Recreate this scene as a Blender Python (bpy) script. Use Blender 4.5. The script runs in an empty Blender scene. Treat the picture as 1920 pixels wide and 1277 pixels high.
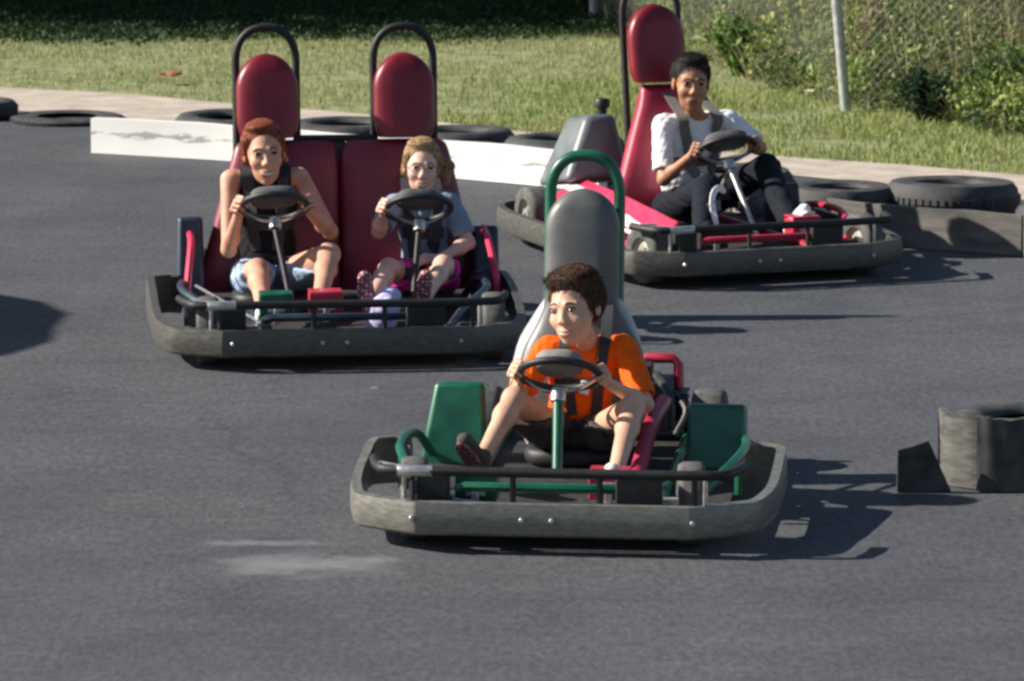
import bpy, math, random
import numpy as np
from mathutils import Vector, Matrix
from mathutils.bvhtree import BVHTree
from mathutils.kdtree import KDTree

random.seed(7)
RNG = np.random.default_rng(7)
SC = bpy.context.scene
COL = SC.collection

# ------------------------------------------------------------------ camera
CAM_H, CAM_F = 2.89, 9000.0            # height above the track; focal length in photo pixels (1920 wide)
CAM_PITCH = math.atan(1438 / CAM_F)
cd = bpy.data.cameras.new("camera")
cam = bpy.data.objects.new("camera", cd)
COL.objects.link(cam)
cd.sensor_width = 36.0
cd.lens = CAM_F / 1920 * 36.0
cd.clip_start = 0.5
cd.clip_end = 2000
cam.location = (0, 0, CAM_H)
cam.rotation_euler = (math.pi / 2 - CAM_PITCH, 0, 0)
SC.camera = cam
cd.dof.use_dof = True
cd.dof.focus_distance = 15.6
cd.dof.aperture_fstop = 13

# ------------------------------------------------------------------ sky, sun, exposure
SUN_EL = math.radians(31)
SUN_OFF = math.radians(4)             # sun stands to the left, a little beyond the karts
sun_to = Vector((-math.cos(SUN_EL) * math.cos(SUN_OFF), math.cos(SUN_EL) * math.sin(SUN_OFF), math.sin(SUN_EL)))
w = bpy.data.worlds.new("World")
SC.world = w
w.use_nodes = True
nt = w.node_tree
bg = nt.nodes["Background"]
sky = nt.nodes.new("ShaderNodeTexSky")
sky.sky_type = 'NISHITA'
sky.sun_disc = False
sky.sun_elevation = SUN_EL
sky.sun_rotation = math.atan2(sun_to.x, sun_to.y)
sky.air_density = 1.0
sky.dust_density = 0.6
nt.links.new(sky.outputs[0], bg.inputs[0])
bg.inputs[1].default_value = 0.058
sd = bpy.data.lights.new("sun", 'SUN')
sd.energy = 5.0
sd.angle = math.radians(0.5)
sd.color = (1.0, 0.93, 0.82)
sun = bpy.data.objects.new("sun", sd)
COL.objects.link(sun)
sun.rotation_euler = sun_to.to_track_quat('Z', 'Y').to_euler()
SC.view_settings.view_transform = 'Standard'
SC.view_settings.look = 'None'
SC.view_settings.exposure = 0.85
SC.view_settings.gamma = 1.0
SC.cycles.use_denoising = True
SC.cycles.filter_width = 2.8
SC.cycles.max_bounces = 6


# ------------------------------------------------------------------ photo pixel -> point on the ground (for laying the place out)
def gp(px, py, z=0.0):
    a = (px - 960) / CAM_F
    b = -(py - 638.5) / CAM_F
    c, s = math.cos(CAM_PITCH), math.sin(CAM_PITCH)
    dx, dy, dz = a, c + b * s, -s + b * c
    t = (z - CAM_H) / dz
    return (dx * t, dy * t)


# ------------------------------------------------------------------ materials
def mat(name, col, rough=0.6, metal=0.0, var=0.15, scale=20.0, bump=0.0, bscale=80.0, col2=None, spec=0.5, sss=0.0, coat=0.0, detail=6.0, contrast=(0.35, 0.65), stretch=None, attr=None, trans=0.0):
    m = bpy.data.materials.new(name)
    m.use_nodes = True
    n = m.node_tree
    b = n.nodes["Principled BSDF"]
    tc = n.nodes.new("ShaderNodeTexCoord")
    src = tc.outputs['Object']
    if stretch:
        mp = n.nodes.new("ShaderNodeMapping")
        mp.inputs['Scale'].default_value = stretch
        n.links.new(src, mp.inputs[0])
        src = mp.outputs[0]
    nz = n.nodes.new("ShaderNodeTexNoise")
    nz.inputs['Scale'].default_value = scale
    nz.inputs['Detail'].default_value = detail
    n.links.new(src, nz.inputs['Vector'])
    cr = n.nodes.new("ShaderNodeValToRGB")
    cr.color_ramp.elements[0].position = contrast[0]
    cr.color_ramp.elements[1].position = contrast[1]
    if col2 is None:
        c1 = [max(0, c * (1 - var)) for c in col]
        c2 = [min(1, c * (1 + var)) for c in col]
    else:
        c1, c2 = col, col2
    cr.color_ramp.elements[0].color = (*c1, 1)
    cr.color_ramp.elements[1].color = (*c2, 1)
    n.links.new(nz.outputs[0], cr.inputs[0])
    out = cr.outputs[0]
    if attr:
        at = n.nodes.new("ShaderNodeAttribute")
        at.attribute_name = attr
        mx = n.nodes.new("ShaderNodeMix")
        mx.data_type = 'RGBA'
        mx.blend_type = 'MULTIPLY'
        mx.inputs[0].default_value = 1.0
        n.links.new(out, mx.inputs[6])
        n.links.new(at.outputs[0], mx.inputs[7])
        out = mx.outputs[2]
    n.links.new(out, b.inputs['Base Color'])
    b.inputs['Metallic'].default_value = metal
    b.inputs['Specular IOR Level'].default_value = spec
    mr = n.nodes.new("ShaderNodeMapRange")
    mr.inputs['To Min'].default_value = max(0.05, rough - 0.12)
    mr.inputs['To Max'].default_value = min(1, rough + 0.12)
    n.links.new(nz.outputs[0], mr.inputs[0])
    n.links.new(mr.outputs[0], b.inputs['Roughness'])
    if sss:
        b.inputs['Subsurface Weight'].default_value = sss
        b.inputs['Subsurface Radius'].default_value = (1.0, 0.35, 0.2)
        b.inputs['Subsurface Scale'].default_value = 0.008
    if coat:
        b.inputs['Coat Weight'].default_value = coat
        b.inputs['Coat Roughness'].default_value = 0.2
    if trans:
        b.inputs['Transmission Weight'].default_value = trans
    if bump:
        nb = n.nodes.new("ShaderNodeTexNoise")
        nb.inputs['Scale'].default_value = bscale
        nb.inputs['Detail'].default_value = 4
        n.links.new(src, nb.inputs['Vector'])
        bp = n.nodes.new("ShaderNodeBump")
        bp.inputs['Strength'].default_value = bump
        bp.inputs['Distance'].default_value = 0.0025
        n.links.new(nb.outputs[0], bp.inputs['Height'])
        n.links.new(bp.outputs[0], b.inputs['Normal'])
    return m


M = {}


def defmats():
    M['green_paint'] = mat('green_paint', (0.003, 0.095, 0.052), 0.4, var=0.25, scale=12, coat=0.25)
    M['red_paint'] = mat('red_paint', (0.42, 0.02, 0.05), 0.42, var=0.2, scale=14, coat=0.2)
    M['pink_paint'] = mat('pinkish_red_paint', (0.6, 0.03, 0.09), 0.45, var=0.2, scale=14, coat=0.2)  # paler, pinker than red_paint
    M['navy_paint'] = mat('navy_paint', (0.02, 0.035, 0.06), 0.45, var=0.3, scale=18)
    M['black_metal'] = mat('black_metal', (0.008, 0.008, 0.009), 0.6, var=0.4, scale=40)
    M['black_plastic'] = mat('black_plastic', (0.016, 0.017, 0.019), 0.55, var=0.3, scale=30)
    M['steel'] = mat('bright_steel', (0.55, 0.54, 0.52), 0.35, metal=0.8, var=0.2, scale=50)
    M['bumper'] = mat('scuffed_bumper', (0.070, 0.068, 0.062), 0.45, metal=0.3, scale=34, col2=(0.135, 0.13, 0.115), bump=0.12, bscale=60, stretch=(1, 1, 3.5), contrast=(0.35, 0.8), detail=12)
    M['glasses'] = mat('glasses_frame', (0.12, 0.08, 0.08), 0.4, var=0.1)
    M['inner'] = mat('dark_inner', (0.02, 0.02, 0.02), 0.8, var=0.4, scale=30)
    M['rubber'] = mat('tyre_rubber', (0.022, 0.022, 0.024), 0.75, scale=14, col2=(0.06, 0.06, 0.06), bump=0.4, bscale=90)
    M['kart_tyre'] = mat('kart_tyre_rubber', (0.05, 0.05, 0.05), 0.8, scale=30, col2=(0.11, 0.11, 0.105), bump=0.3, bscale=120)
    M['rim'] = mat('wheel_rim', (0.4, 0.38, 0.34), 0.5, metal=0.4, var=0.3, scale=40)
    M['grey_pad'] = mat('grey_vinyl', (0.10, 0.105, 0.105), 0.42, var=0.18, scale=10, bump=0.15, bscale=220)
    M['grey_shell'] = mat('pale_grey_vinyl', (0.36, 0.38, 0.39), 0.38, var=0.12, scale=8, bump=0.1, bscale=200)
    M['burgundy'] = mat('burgundy_vinyl', (0.17, 0.006, 0.018), 0.36, var=0.2, scale=9, bump=0.15, bscale=200)
    M['burgundy_pale'] = mat('pale_burgundy_vinyl', (0.34, 0.022, 0.055), 0.42, var=0.18, scale=6, bump=0.15, bscale=200)  # paler copy; sunlight on the red kart's seat put into its colour
    M['maroon_back'] = mat('maroon_back_vinyl', (0.20, 0.020, 0.040), 0.45, var=0.25, scale=5, bump=0.2, bscale=120)  # darker copy; shade on the double kart's seat backs put into colour
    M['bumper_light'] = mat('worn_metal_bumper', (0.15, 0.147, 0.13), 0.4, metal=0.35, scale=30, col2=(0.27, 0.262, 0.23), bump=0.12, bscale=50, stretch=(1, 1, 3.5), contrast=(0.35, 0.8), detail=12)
    M['foam_light'] = mat('sunlit_grey_pad', (0.20, 0.195, 0.185), 0.7, var=0.2, scale=40, bump=0.5, bscale=300)  # paler copy of foam; sunlight on the pad put into the colour
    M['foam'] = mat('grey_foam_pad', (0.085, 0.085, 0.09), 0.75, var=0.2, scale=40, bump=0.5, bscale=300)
    M['belt'] = mat('black_webbing', (0.03, 0.032, 0.04), 0.8, var=0.25, scale=120, bump=0.5, bscale=500)
    M['grey_belt'] = mat('grey_webbing', (0.14, 0.125, 0.12), 0.8, var=0.2, scale=120, bump=0.5, bscale=500)
    M['cover'] = mat('engine_cover_grey', (0.13, 0.15, 0.16), 0.4, var=0.15, scale=10)
    M['tag'] = mat('pale_blue_tag', (0.55, 0.72, 0.85), 0.5, var=0.08)
    M['white'] = mat('white_plastic', (0.75, 0.74, 0.72), 0.5, var=0.06)
    for k, c, ss in (('skin_light', (0.62, 0.36, 0.25), 0.12), ('skin_pale', (0.70, 0.43, 0.34), 0.12), ('skin_tan', (0.57, 0.30, 0.205), 0.12), ('skin_brown', (0.36, 0.17, 0.095), 0.1)):
        M[k] = mat(k, c, 0.52, var=0.13, scale=16, sss=ss, bump=0.25, bscale=420, detail=10)
    M['eye_white'] = mat('eye_white', (0.30, 0.27, 0.25), 0.25, var=0.03)
    M['iris'] = mat('dark_iris', (0.02, 0.012, 0.008), 0.15, var=0.2)
    M['brow'] = mat('eyebrow_hair', (0.04, 0.016, 0.010), 0.8, var=0.3, scale=200)
    M['brow_fair'] = mat('fair_eyebrow_hair', (0.22, 0.11, 0.06), 0.8, var=0.3, scale=200)
    M['teeth'] = mat('teeth', (0.75, 0.72, 0.66), 0.3, var=0.04)
    M['lip'] = mat('lip', (0.42, 0.13, 0.11), 0.42, var=0.1)
    M['lip_brown'] = mat('brown_lip', (0.26, 0.10, 0.075), 0.42, var=0.1)
    M['mouth'] = mat('mouth_dark', (0.06, 0.012, 0.012), 0.5, var=0.1)
    hs = dict(rough=0.6, spec=0.3, scale=60, stretch=(1, 1, 1), bump=0.5, bscale=180)
    M['hair_brown'] = mat('brown_hair', (0.030, 0.013, 0.008), col2=(0.10, 0.045, 0.025), **hs)
    M['hair_black'] = mat('black_hair', (0.006, 0.005, 0.005), col2=(0.02, 0.016, 0.014), **hs)
    M['hair_auburn'] = mat('auburn_hair', (0.12, 0.025, 0.012), col2=(0.30, 0.075, 0.035), **hs)
    M['hair_blonde'] = mat('blonde_hair', (0.20, 0.115, 0.05), col2=(0.46, 0.31, 0.16), **hs)
    fs = dict(rough=0.85, bump=0.35, bscale=260, spec=0.2)
    M['orange'] = mat('orange_cotton', (0.86, 0.12, 0.006), var=0.1, scale=12, **fs)
    M['white_cotton'] = mat('white_cotton', (0.78, 0.78, 0.80), var=0.04, scale=12, **fs)
    M['greyblue'] = mat('grey_blue_cotton', (0.22, 0.28, 0.36), var=0.1, scale=12, **fs)
    M['black_cotton'] = mat('black_cotton', (0.012, 0.012, 0.014), var=0.25, scale=12, **fs)
    M['charcoal'] = mat('charcoal_cotton', (0.065, 0.06, 0.058), var=0.2, scale=16, **fs)
    M['navy_cotton'] = mat('dark_navy_cotton', (0.007, 0.009, 0.016), var=0.25, scale=16, **fs)
    M['denim'] = mat('pale_denim', (0.35, 0.45, 0.62), var=0.25, scale=40, **fs)
    M['pink_cotton'] = mat('hot_pink_cotton', (0.85, 0.05, 0.38), var=0.2, scale=20, **fs)
    M['lavender'] = mat('lavender_cotton', (0.52, 0.50, 0.78), var=0.12, scale=20, **fs)
    M['sock'] = mat('white_sock', (0.7, 0.68, 0.66), var=0.06, scale=30, **fs)


def checker_mat(name, c1, c2, scale, rough=0.7):
    m = bpy.data.materials.new(name)
    m.use_nodes = True
    n = m.node_tree
    b = n.nodes["Principled BSDF"]
    tc = n.nodes.new("ShaderNodeTexCoord")
    v = n.nodes.new("ShaderNodeTexVoronoi")
    v.inputs['Scale'].default_value = scale
    v.inputs['Randomness'].default_value = 0.25
    cr = n.nodes.new("ShaderNodeValToRGB")
    cr.color_ramp.elements[0].position = 0.30
    cr.color_ramp.elements[1].position = 0.42
    cr.color_ramp.elements[0].color = (*c1, 1)
    cr.color_ramp.elements[1].color = (*c2, 1)
    n.links.new(tc.outputs['Object'], v.inputs['Vector'])
    n.links.new(v.outputs['Distance'], cr.inputs[0])
    n.links.new(cr.outputs[0], b.inputs['Base Color'])
    b.inputs['Roughness'].default_value = rough
    return m


defmats()
M['sole'] = checker_mat('dotted_shoe_sole', (0.62, 0.36, 0.38), (0.16, 0.045, 0.06), 62)
M['stripe_sole'] = checker_mat('patterned_grey_sole', (0.26, 0.22, 0.22), (0.13, 0.03, 0.035), 55)


# ------------------------------------------------------------------ object helpers
def tag(o, label=None, cat=None, group=None, kind=None):
    if label: o['label'] = label
    if cat: o['category'] = cat
    if group: o['group'] = group
    if kind: o['kind'] = kind
    return o


def empty(name, loc=(0, 0, 0), rz=0.0):
    o = bpy.data.objects.new(name, None)
    o.empty_display_size = 0.2
    COL.objects.link(o)
    o.location = loc
    o.rotation_euler = (0, 0, rz)
    return o


def copy_tree(o, parent=None):
    c = o.copy()
    COL.objects.link(c)
    c.parent = parent
    for ch in list(o.children):
        copy_tree(ch, c)
    return c


def cr_path(pts, n=6):
    """Catmull-Rom through the points."""
    P = [Vector(p) for p in pts]
    if len(P) < 3:
        return P
    P = [2 * P[0] - P[1]] + P + [2 * P[-1] - P[-2]]
    out = []
    for i in range(1, len(P) - 2):
        for k in range(n):
            t = k / n
            a, b, c, d = P[i - 1], P[i], P[i + 1], P[i + 2]
            out.append(0.5 * ((2 * b) + (c - a) * t + (2 * a - 5 * b + 4 * c - d) * t * t + (3 * b - a - 3 * c + d) * t ** 3))
    out.append(P[-2])
    return out


class MB:
    def __init__(s):
        s.v, s.f = [], []

    def add(s, vs, fs):
        o = len(s.v)
        s.v += [tuple(v) for v in vs]
        s.f += [tuple(i + o for i in f) for f in fs]
        return s

    def box(s, c, size, rot=None):
        vs = []
        for x in (-.5, .5):
            for y in (-.5, .5):
                for z in (-.5, .5):
                    v = Vector((x * size[0], y * size[1], z * size[2]))
                    if rot: v = rot @ v
                    vs.append(v + Vector(c))
        return s.add(vs, [(0, 1, 3, 2), (4, 6, 7, 5), (0, 4, 5, 1), (2, 3, 7, 6), (0, 2, 6, 4), (1, 5, 7, 3)])

    def tube(s, pts, r, n=10, smooth=0, closed=False):
        P = cr_path(pts, smooth) if smooth else [Vector(p) for p in pts]
        m = len(P)
        rs = r if isinstance(r, (list, tuple)) else [r] * m
        if len(rs) != m:
            rs = [rs[min(len(rs) - 1, int(i * len(rs) / m))] for i in range(m)]
        up = None
        base = len(s.v)
        for i in range(m):
            if closed:
                t = (P[(i + 1) % m] - P[i - 1]).normalized()
            else:
                t = (P[min(i + 1, m - 1)] - P[max(i - 1, 0)]).normalized()
            if up is None:
                up = Vector((0, 0, 1)) if abs(t.z) < 0.9 else Vector((1, 0, 0))
            u = (up - t * up.dot(t)).normalized()
            up = u
            q = t.cross(u)
            for k in range(n):
                a = 2 * math.pi * k / n
                s.v.append(tuple(P[i] + (u * math.cos(a) + q * math.sin(a)) * rs[i]))
        for i in range(m if closed else m - 1):
            j = (i + 1) % m
            for k in range(n):
                l = (k + 1) % n
                s.f.append((base + i * n + k, base + i * n + l, base + j * n + l, base + j * n + k))
        if not closed:
            s.f.append(tuple(base + k for k in range(n))[::-1])
            s.f.append(tuple(base + (m - 1) * n + k for k in range(n)))
        return s

    def lathe(s, prof, c=(0, 0, 0), axis='z', n=32, frame=None):
        """prof: list of (r, h) revolved about the axis; closed loop when first == last."""
        base = len(s.v)
        A = {'z': Matrix.Identity(3), 'x': Matrix(((0, 0, 1), (1, 0, 0), (0, 1, 0))), 'y': Matrix(((1, 0, 0), (0, 0, 1), (0, -1, 0)))}[axis] if frame is None else frame
        loop = prof[0] == prof[-1]
        pr = prof[:-1] if loop else prof
        for r, h in pr:
            for k in range(n):
                a = 2 * math.pi * k / n
                s.v.append(tuple(A @ Vector((r * math.cos(a), r * math.sin(a), h)) + Vector(c)))
        m = len(pr)
        for i in range(m if loop else m - 1):
            j = (i + 1) % m
            for k in range(n):
                l = (k + 1) % n
                s.f.append((base + i * n + k, base + i * n + l, base + j * n + l, base + j * n + k))
        if not loop:
            s.f.append(tuple(base + k for k in range(n))[::-1])
            s.f.append(tuple(base + (m - 1) * n + k for k in range(n)))
        return s

    def ribbon(s, pts, width, thick, nrm, smooth=0):
        """flat strap along pts; nrm: outward normal(s)."""
        P = cr_path(pts, smooth) if smooth else [Vector(p) for p in pts]
        m = len(P)
        base = len(s.v)
        for i in range(m):
            t = (P[min(i + 1, m - 1)] - P[max(i - 1, 0)]).normalized()
            nn = nrm(P[i]) if callable(nrm) else Vector(nrm)
            nn = (nn - t * nn.dot(t)).normalized()
            q = t.cross(nn)
            wd = width[min(i, len(width) - 1)] if isinstance(width, (list, tuple)) else width
            for a, b in ((-.5, 0), (.5, 0), (.5, 1), (-.5, 1)):
                s.v.append(tuple(P[i] + q * wd * a + nn * thick * b))
        for i in range(m - 1):
            for k in range(4):
                l = (k + 1) % 4
                s.f.append((base + i * 4 + k, base + i * 4 + l, base + i * 4 + 4 + l, base + i * 4 + 4 + k))
        s.f.append((base + 3, base + 2, base + 1, base))
        e = base + (m - 1) * 4
        s.f.append((e, e + 1, e + 2, e + 3))
        return s

    def build(s, name, m, parent=None, bevel=0.0, smooth=True, angle=40, subsurf=0):
        me = bpy.data.meshes.new(name)
        me.from_pydata(s.v, [], s.f)
        return finish(me, name, m, parent, bevel, smooth, angle, subsurf)


def finish(me, name, m, parent=None, bevel=0.0, smooth=True, angle=40, subsurf=0):
    me.validate()
    me.update()
    import bmesh
    bm = bmesh.new()
    bm.from_mesh(me)
    bmesh.ops.recalc_face_normals(bm, faces=bm.faces)
    bm.to_mesh(me)
    bm.free()
    me.materials.append(M[m] if isinstance(m, str) else m)
    if smooth:
        me.shade_smooth()
        me.set_sharp_from_angle(angle=math.radians(angle))
    o = bpy.data.objects.new(name, me)
    COL.objects.link(o)
    if parent: o.parent = parent
    if bevel:
        b = o.modifiers.new("bevel", 'BEVEL')
        b.width = bevel
        b.segments = 3
        b.limit_method = 'ANGLE'
        b.angle_limit = math.radians(35)
    if subsurf:
        b = o.modifiers.new("sub", 'SUBSURF')
        b.levels = b.render_levels = subsurf
    return o


def mesh_np(name, V, F, m, parent=None, smooth=True, attr=None):
    """fast mesh from numpy arrays; F (n,3) or (n,4)."""
    me = bpy.data.meshes.new(name)
    V = np.ascontiguousarray(V, np.float32)
    F = np.ascontiguousarray(F, np.int32)
    k = F.shape[1]
    me.vertices.add(len(V))
    me.vertices.foreach_set("co", V.ravel())
    me.loops.add(F.size)
    me.loops.foreach_set("vertex_index", F.ravel())
    me.polygons.add(len(F))
    me.polygons.foreach_set("loop_start", np.arange(0, F.size, k, dtype=np.int32))
    me.polygons.foreach_set("loop_total", np.full(len(F), k, np.int32))
    if attr is not None:
        a = me.color_attributes.new("tint", 'FLOAT_COLOR', 'POINT')
        a.data.foreach_set("color", np.ascontiguousarray(attr, np.float32).ravel())
    me.update(calc_edges=True)
    me.validate()
    if smooth: me.shade_smooth()
    me.materials.append(M[m] if isinstance(m, str) else m)
    o = bpy.data.objects.new(name, me)
    COL.objects.link(o)
    if parent: o.parent = parent
    return o


# ------------------------------------------------------------------ organic shapes: smooth-blended solids, then one skin over them
class SDF:
    def __init__(s, lo, hi, h=0.004):
        s.h = h
        s.lo = np.array(lo, np.float64)
        n = np.ceil((np.array(hi) - s.lo) / h).astype(int) + 1
        s.ax = [s.lo[i] + h * np.arange(n[i]) for i in range(3)]
        s.D = np.full(n, 0.05, np.float32)

    def win(s, lo, hi):
        sl = []
        for i in range(3):
            a = max(0, int((lo[i] - s.lo[i]) / s.h))
            b = min(len(s.ax[i]), int((hi[i] - s.lo[i]) / s.h) + 2)
            if b <= a: return None
            sl.append(slice(a, b))
        g = np.meshgrid(*[s.ax[i][sl[i]] for i in range(3)], indexing='ij', sparse=True)
        return tuple(sl), g

    def comb(s, sl, d, k, op):
        D = s.D[sl]
        d = d.astype(np.float32)
        if op == '+':
            if k > 0:
                hh = np.maximum(k - np.abs(D - d), 0) / k
                s.D[sl] = np.minimum(D, d) - hh * hh * k * 0.25
            else:
                s.D[sl] = np.minimum(D, d)
        else:                       # carve
            d = -d
            if k > 0:
                hh = np.maximum(k - np.abs(D - d), 0) / k
                s.D[sl] = np.maximum(D, d) + hh * hh * k * 0.25
            else:
                s.D[sl] = np.maximum(D, d)

    def cap(s, a, b, ra, rb=None, k=0.015, op='+'):
        rb = ra if rb is None else rb
        a, b = np.array(a, float), np.array(b, float)
        m = max(ra, rb) + k + 0.03
        w = s.win(np.minimum(a, b) - m, np.maximum(a, b) + m)
        if w is None: return s
        sl, (X, Y, Z) = w
        ab = b - a
        L = max(1e-9, ab @ ab)
        t = np.clip(((X - a[0]) * ab[0] + (Y - a[1]) * ab[1] + (Z - a[2]) * ab[2]) / L, 0, 1)
        d = np.sqrt((X - a[0] - t * ab[0]) ** 2 + (Y - a[1] - t * ab[1]) ** 2 + (Z - a[2] - t * ab[2]) ** 2) - (ra + (rb - ra) * t)
        s.comb(sl, d, k, op)
        return s

    def ell(s, c, r, R=None, k=0.015, op='+'):
        c, r = np.array(c, float), np.array(r, float)
        m = r.max() + k + 0.03
        w = s.win(c - m, c + m)
        if w is None: return s
        sl, (X, Y, Z) = w
        x, y, z = X - c[0], Y - c[1], Z - c[2]
        if R is not None:
            R = np.array(R)
            x, y, z = (x * R[0, 0] + y * R[1, 0] + z * R[2, 0], x * R[0, 1] + y * R[1, 1] + z * R[2, 1], x * R[0, 2] + y * R[1, 2] + z * R[2, 2])
        k0 = np.sqrt((x / r[0]) ** 2 + (y / r[1]) ** 2 + (z / r[2]) ** 2)
        k1 = np.sqrt((x / r[0] ** 2) ** 2 + (y / r[1] ** 2) ** 2 + (z / r[2] ** 2) ** 2)
        d = k0 * (k0 - 1) / np.maximum(k1, 1e-6)
        s.comb(sl, d, k, op)
        return s

    def cut_plane(s, p, n, k=0.0):
        """keep the side the normal points to."""
        p, n = np.array(p, float), np.array(n, float)
        n /= np.linalg.norm(n)
        X, Y, Z = np.meshgrid(*s.ax, indexing='ij', sparse=True)
        d = ((X - p[0]) * n[0] + (Y - p[1]) * n[1] + (Z - p[2]) * n[2])
        s.D = np.maximum(s.D, -d.astype(np.float32))
        return s

    def mesh(s):
        D = s.D
        nx, ny, nz = D.shape
        S = D < 0
        c = S[:-1, :-1, :-1].astype(np.int8)
        for i, j, k in ((1, 0, 0), (0, 1, 0), (0, 0, 1), (1, 1, 0), (1, 0, 1), (0, 1, 1), (1, 1, 1)):
            c = c + S[i:nx - 1 + i, j:ny - 1 + j, k:nz - 1 + k]
        act = np.argwhere((c > 0) & (c < 8))
        idx = np.full((nx - 1, ny - 1, nz - 1), -1, np.int32)
        idx[act[:, 0], act[:, 1], act[:, 2]] = np.arange(len(act))
        acc = np.zeros((len(act), 3))
        cnt = np.zeros(len(act))
        corners = [(i, j, k) for i in (0, 1) for j in (0, 1) for k in (0, 1)]
        for a in corners:
            for b in corners:
                df = tuple(b[q] - a[q] for q in range(3))
                if sum(df) == 1 and min(df) == 0:
                    da = D[act[:, 0] + a[0], act[:, 1] + a[1], act[:, 2] + a[2]]
                    db = D[act[:, 0] + b[0], act[:, 1] + b[1], act[:, 2] + b[2]]
                    m = (da < 0) != (db < 0)
                    t = np.where(m, da / np.where(m, da - db, 1), 0)
                    for q in range(3):
                        acc[:, q] += np.where(m, a[q] + t * df[q], 0)
                    cnt += m
        V = (act + acc / np.maximum(cnt, 1)[:, None]) * s.h + s.lo
        F = []
        for ax in range(3):
            A = np.moveaxis(D, ax, 0)
            s0, s1 = A[:-1] < 0, A[1:] < 0
            e = np.argwhere(s0 != s1)
            I = np.moveaxis(idx, ax, 0)
            ok = (e[:, 1] > 0) & (e[:, 2] > 0) & (e[:, 1] < I.shape[1]) & (e[:, 2] < I.shape[2])
            e = e[ok]
            q = np.stack([I[e[:, 0], e[:, 1] - 1, e[:, 2] - 1], I[e[:, 0], e[:, 1], e[:, 2] - 1], I[e[:, 0], e[:, 1], e[:, 2]], I[e[:, 0], e[:, 1] - 1, e[:, 2]]], 1)
            inside = s0[e[:, 0], e[:, 1], e[:, 2]]
            if ax == 1: inside = ~inside
            q = np.where(inside[:, None], q, q[:, ::-1])
            F.append(q)
        F = np.concatenate(F)
        F = F[(F >= 0).all(1)]
        return V, F


def vnormals(V, F):
    n = np.cross(V[F[:, 2]] - V[F[:, 0]], V[F[:, 3]] - V[F[:, 1]])
    N = np.zeros_like(V)
    for k in range(4): np.add.at(N, F[:, k], n)
    return N / np.maximum(np.linalg.norm(N, axis=1), 1e-12)[:, None]


def relax(V, F, it=2):
    e = np.concatenate([F[:, [0, 1]], F[:, [1, 2]], F[:, [2, 3]], F[:, [3, 0]]])
    for _ in range(it):
        A = np.zeros_like(V); c = np.zeros(len(V))
        for a, b in ((0, 1), (1, 0)):
            np.add.at(A, e[:, a], V[e[:, b]]); np.add.at(c, e[:, a], 1)
        V = V * 0.5 + A / np.maximum(c, 1)[:, None] * 0.5
    return V


def wrinkle(V, N, amp, f=38.0, seed=0):
    r = np.random.default_rng(seed)
    d = np.zeros(len(V))
    for k in range(5):
        w_ = r.normal(size=3); w_ /= np.linalg.norm(w_)
        w2 = r.normal(size=3) * 14
        d += np.abs(np.sin((V @ w_) * f * (0.6 + 0.3 * k) + 1.6 * np.sin(V @ w2) + k)) / (1 + 0.5 * k)
    d = d / d.max() - 0.5
    return V + N * (d * amp)[:, None]


def sdf_obj(s, name, m, parent, rel=2, wr=0.0, seed=0, extra=None, f=38.0):
    V, F = s.mesh()
    V = relax(V, F, rel)
    if wr:
        V = wrinkle(V, vnormals(V, F), wr, f, seed)
    if extra is not None:
        V2, F2 = extra
        F = np.concatenate([F, F2 + len(V)])
        V = np.concatenate([V, V2])
    return mesh_np(name, V, F, m, parent), V, F


# ------------------------------------------------------------------ people
def nrm(v): return Vector(v).normalized()


def head_frame(f, roll=0.0):
    f = nrm(f)
    x = f.cross(Vector((0, 0, 1))).normalized()
    z = x.cross(f).normalized()
    if roll:
        q = Matrix.Rotation(roll, 3, f)
        x, z = q @ x, q @ z
    return Matrix((x, f, z)).transposed()          # columns: person's right, forward, up


def hand(s, W, d, n, q=1.0, curl=(55, 75, 55), side=None, spread=0.0):
    """palm and five fingers. W wrist, d towards the knuckles, n out of the palm, side: thumb side. s may be None (only returns)."""
    d, n = nrm(d), nrm(n)
    n = (n - d * n.dot(d)).normalized()
    th = d.cross(n)
    if side is not None and th.dot(Vector(side)) < 0: th = -th
    W = Vector(W)
    off = (.031, .010, -.011, -.030)
    ln = ((.036, .024, .019), (.040, .027, .021), (.037, .025, .020), (.029, .019, .017))
    for i in range(4):
        K = W + d * (.080, .084, .080, .072)[i] * q + th * off[i] * q
        s.cap(W + d * .012 * q + th * off[i] * .5 * q, K, .0125 * q, .0115 * q, k=.012)
        p = K
        a = 0
        for j in range(3):
            a += math.radians(curl[j] * (1 + .06 * (i - 1.5)))
            dr = d * math.cos(a) + n * math.sin(a) + th * off[i] * spread * 6
            e = p + dr.normalized() * ln[i][j] * q
            s.cap(p, e, (.0092, .0083, .0074)[j] * q, (.0086, .0077, .0066)[j] * q, k=.003)
            p = e
    b = W + th * .020 * q + d * .015 * q
    c = b + (th * .55 + d * .65 + n * .45).normalized() * .040 * q
    s.cap(b, c, .0135 * q, .0105 * q, k=.010)
    c2 = c + (d * .75 + n * .5 + th * .15).normalized() * .030 * q
    s.cap(c, c2, .0102 * q, .0092 * q, k=.003)
    c3 = c2 + (d * .55 + n * .8 - th * .2).normalized() * .023 * q
    s.cap(c2, c3, .0090 * q, .0076 * q, k=.003)


def grip(G, n, d, q=1.0):
    """wrist position so that the palm closes on the point G."""
    d, n = nrm(d), nrm(n)
    n = (n - d * n.dot(d)).normalized()
    return Vector(G) - n * .027 * q - d * .066 * q


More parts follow.
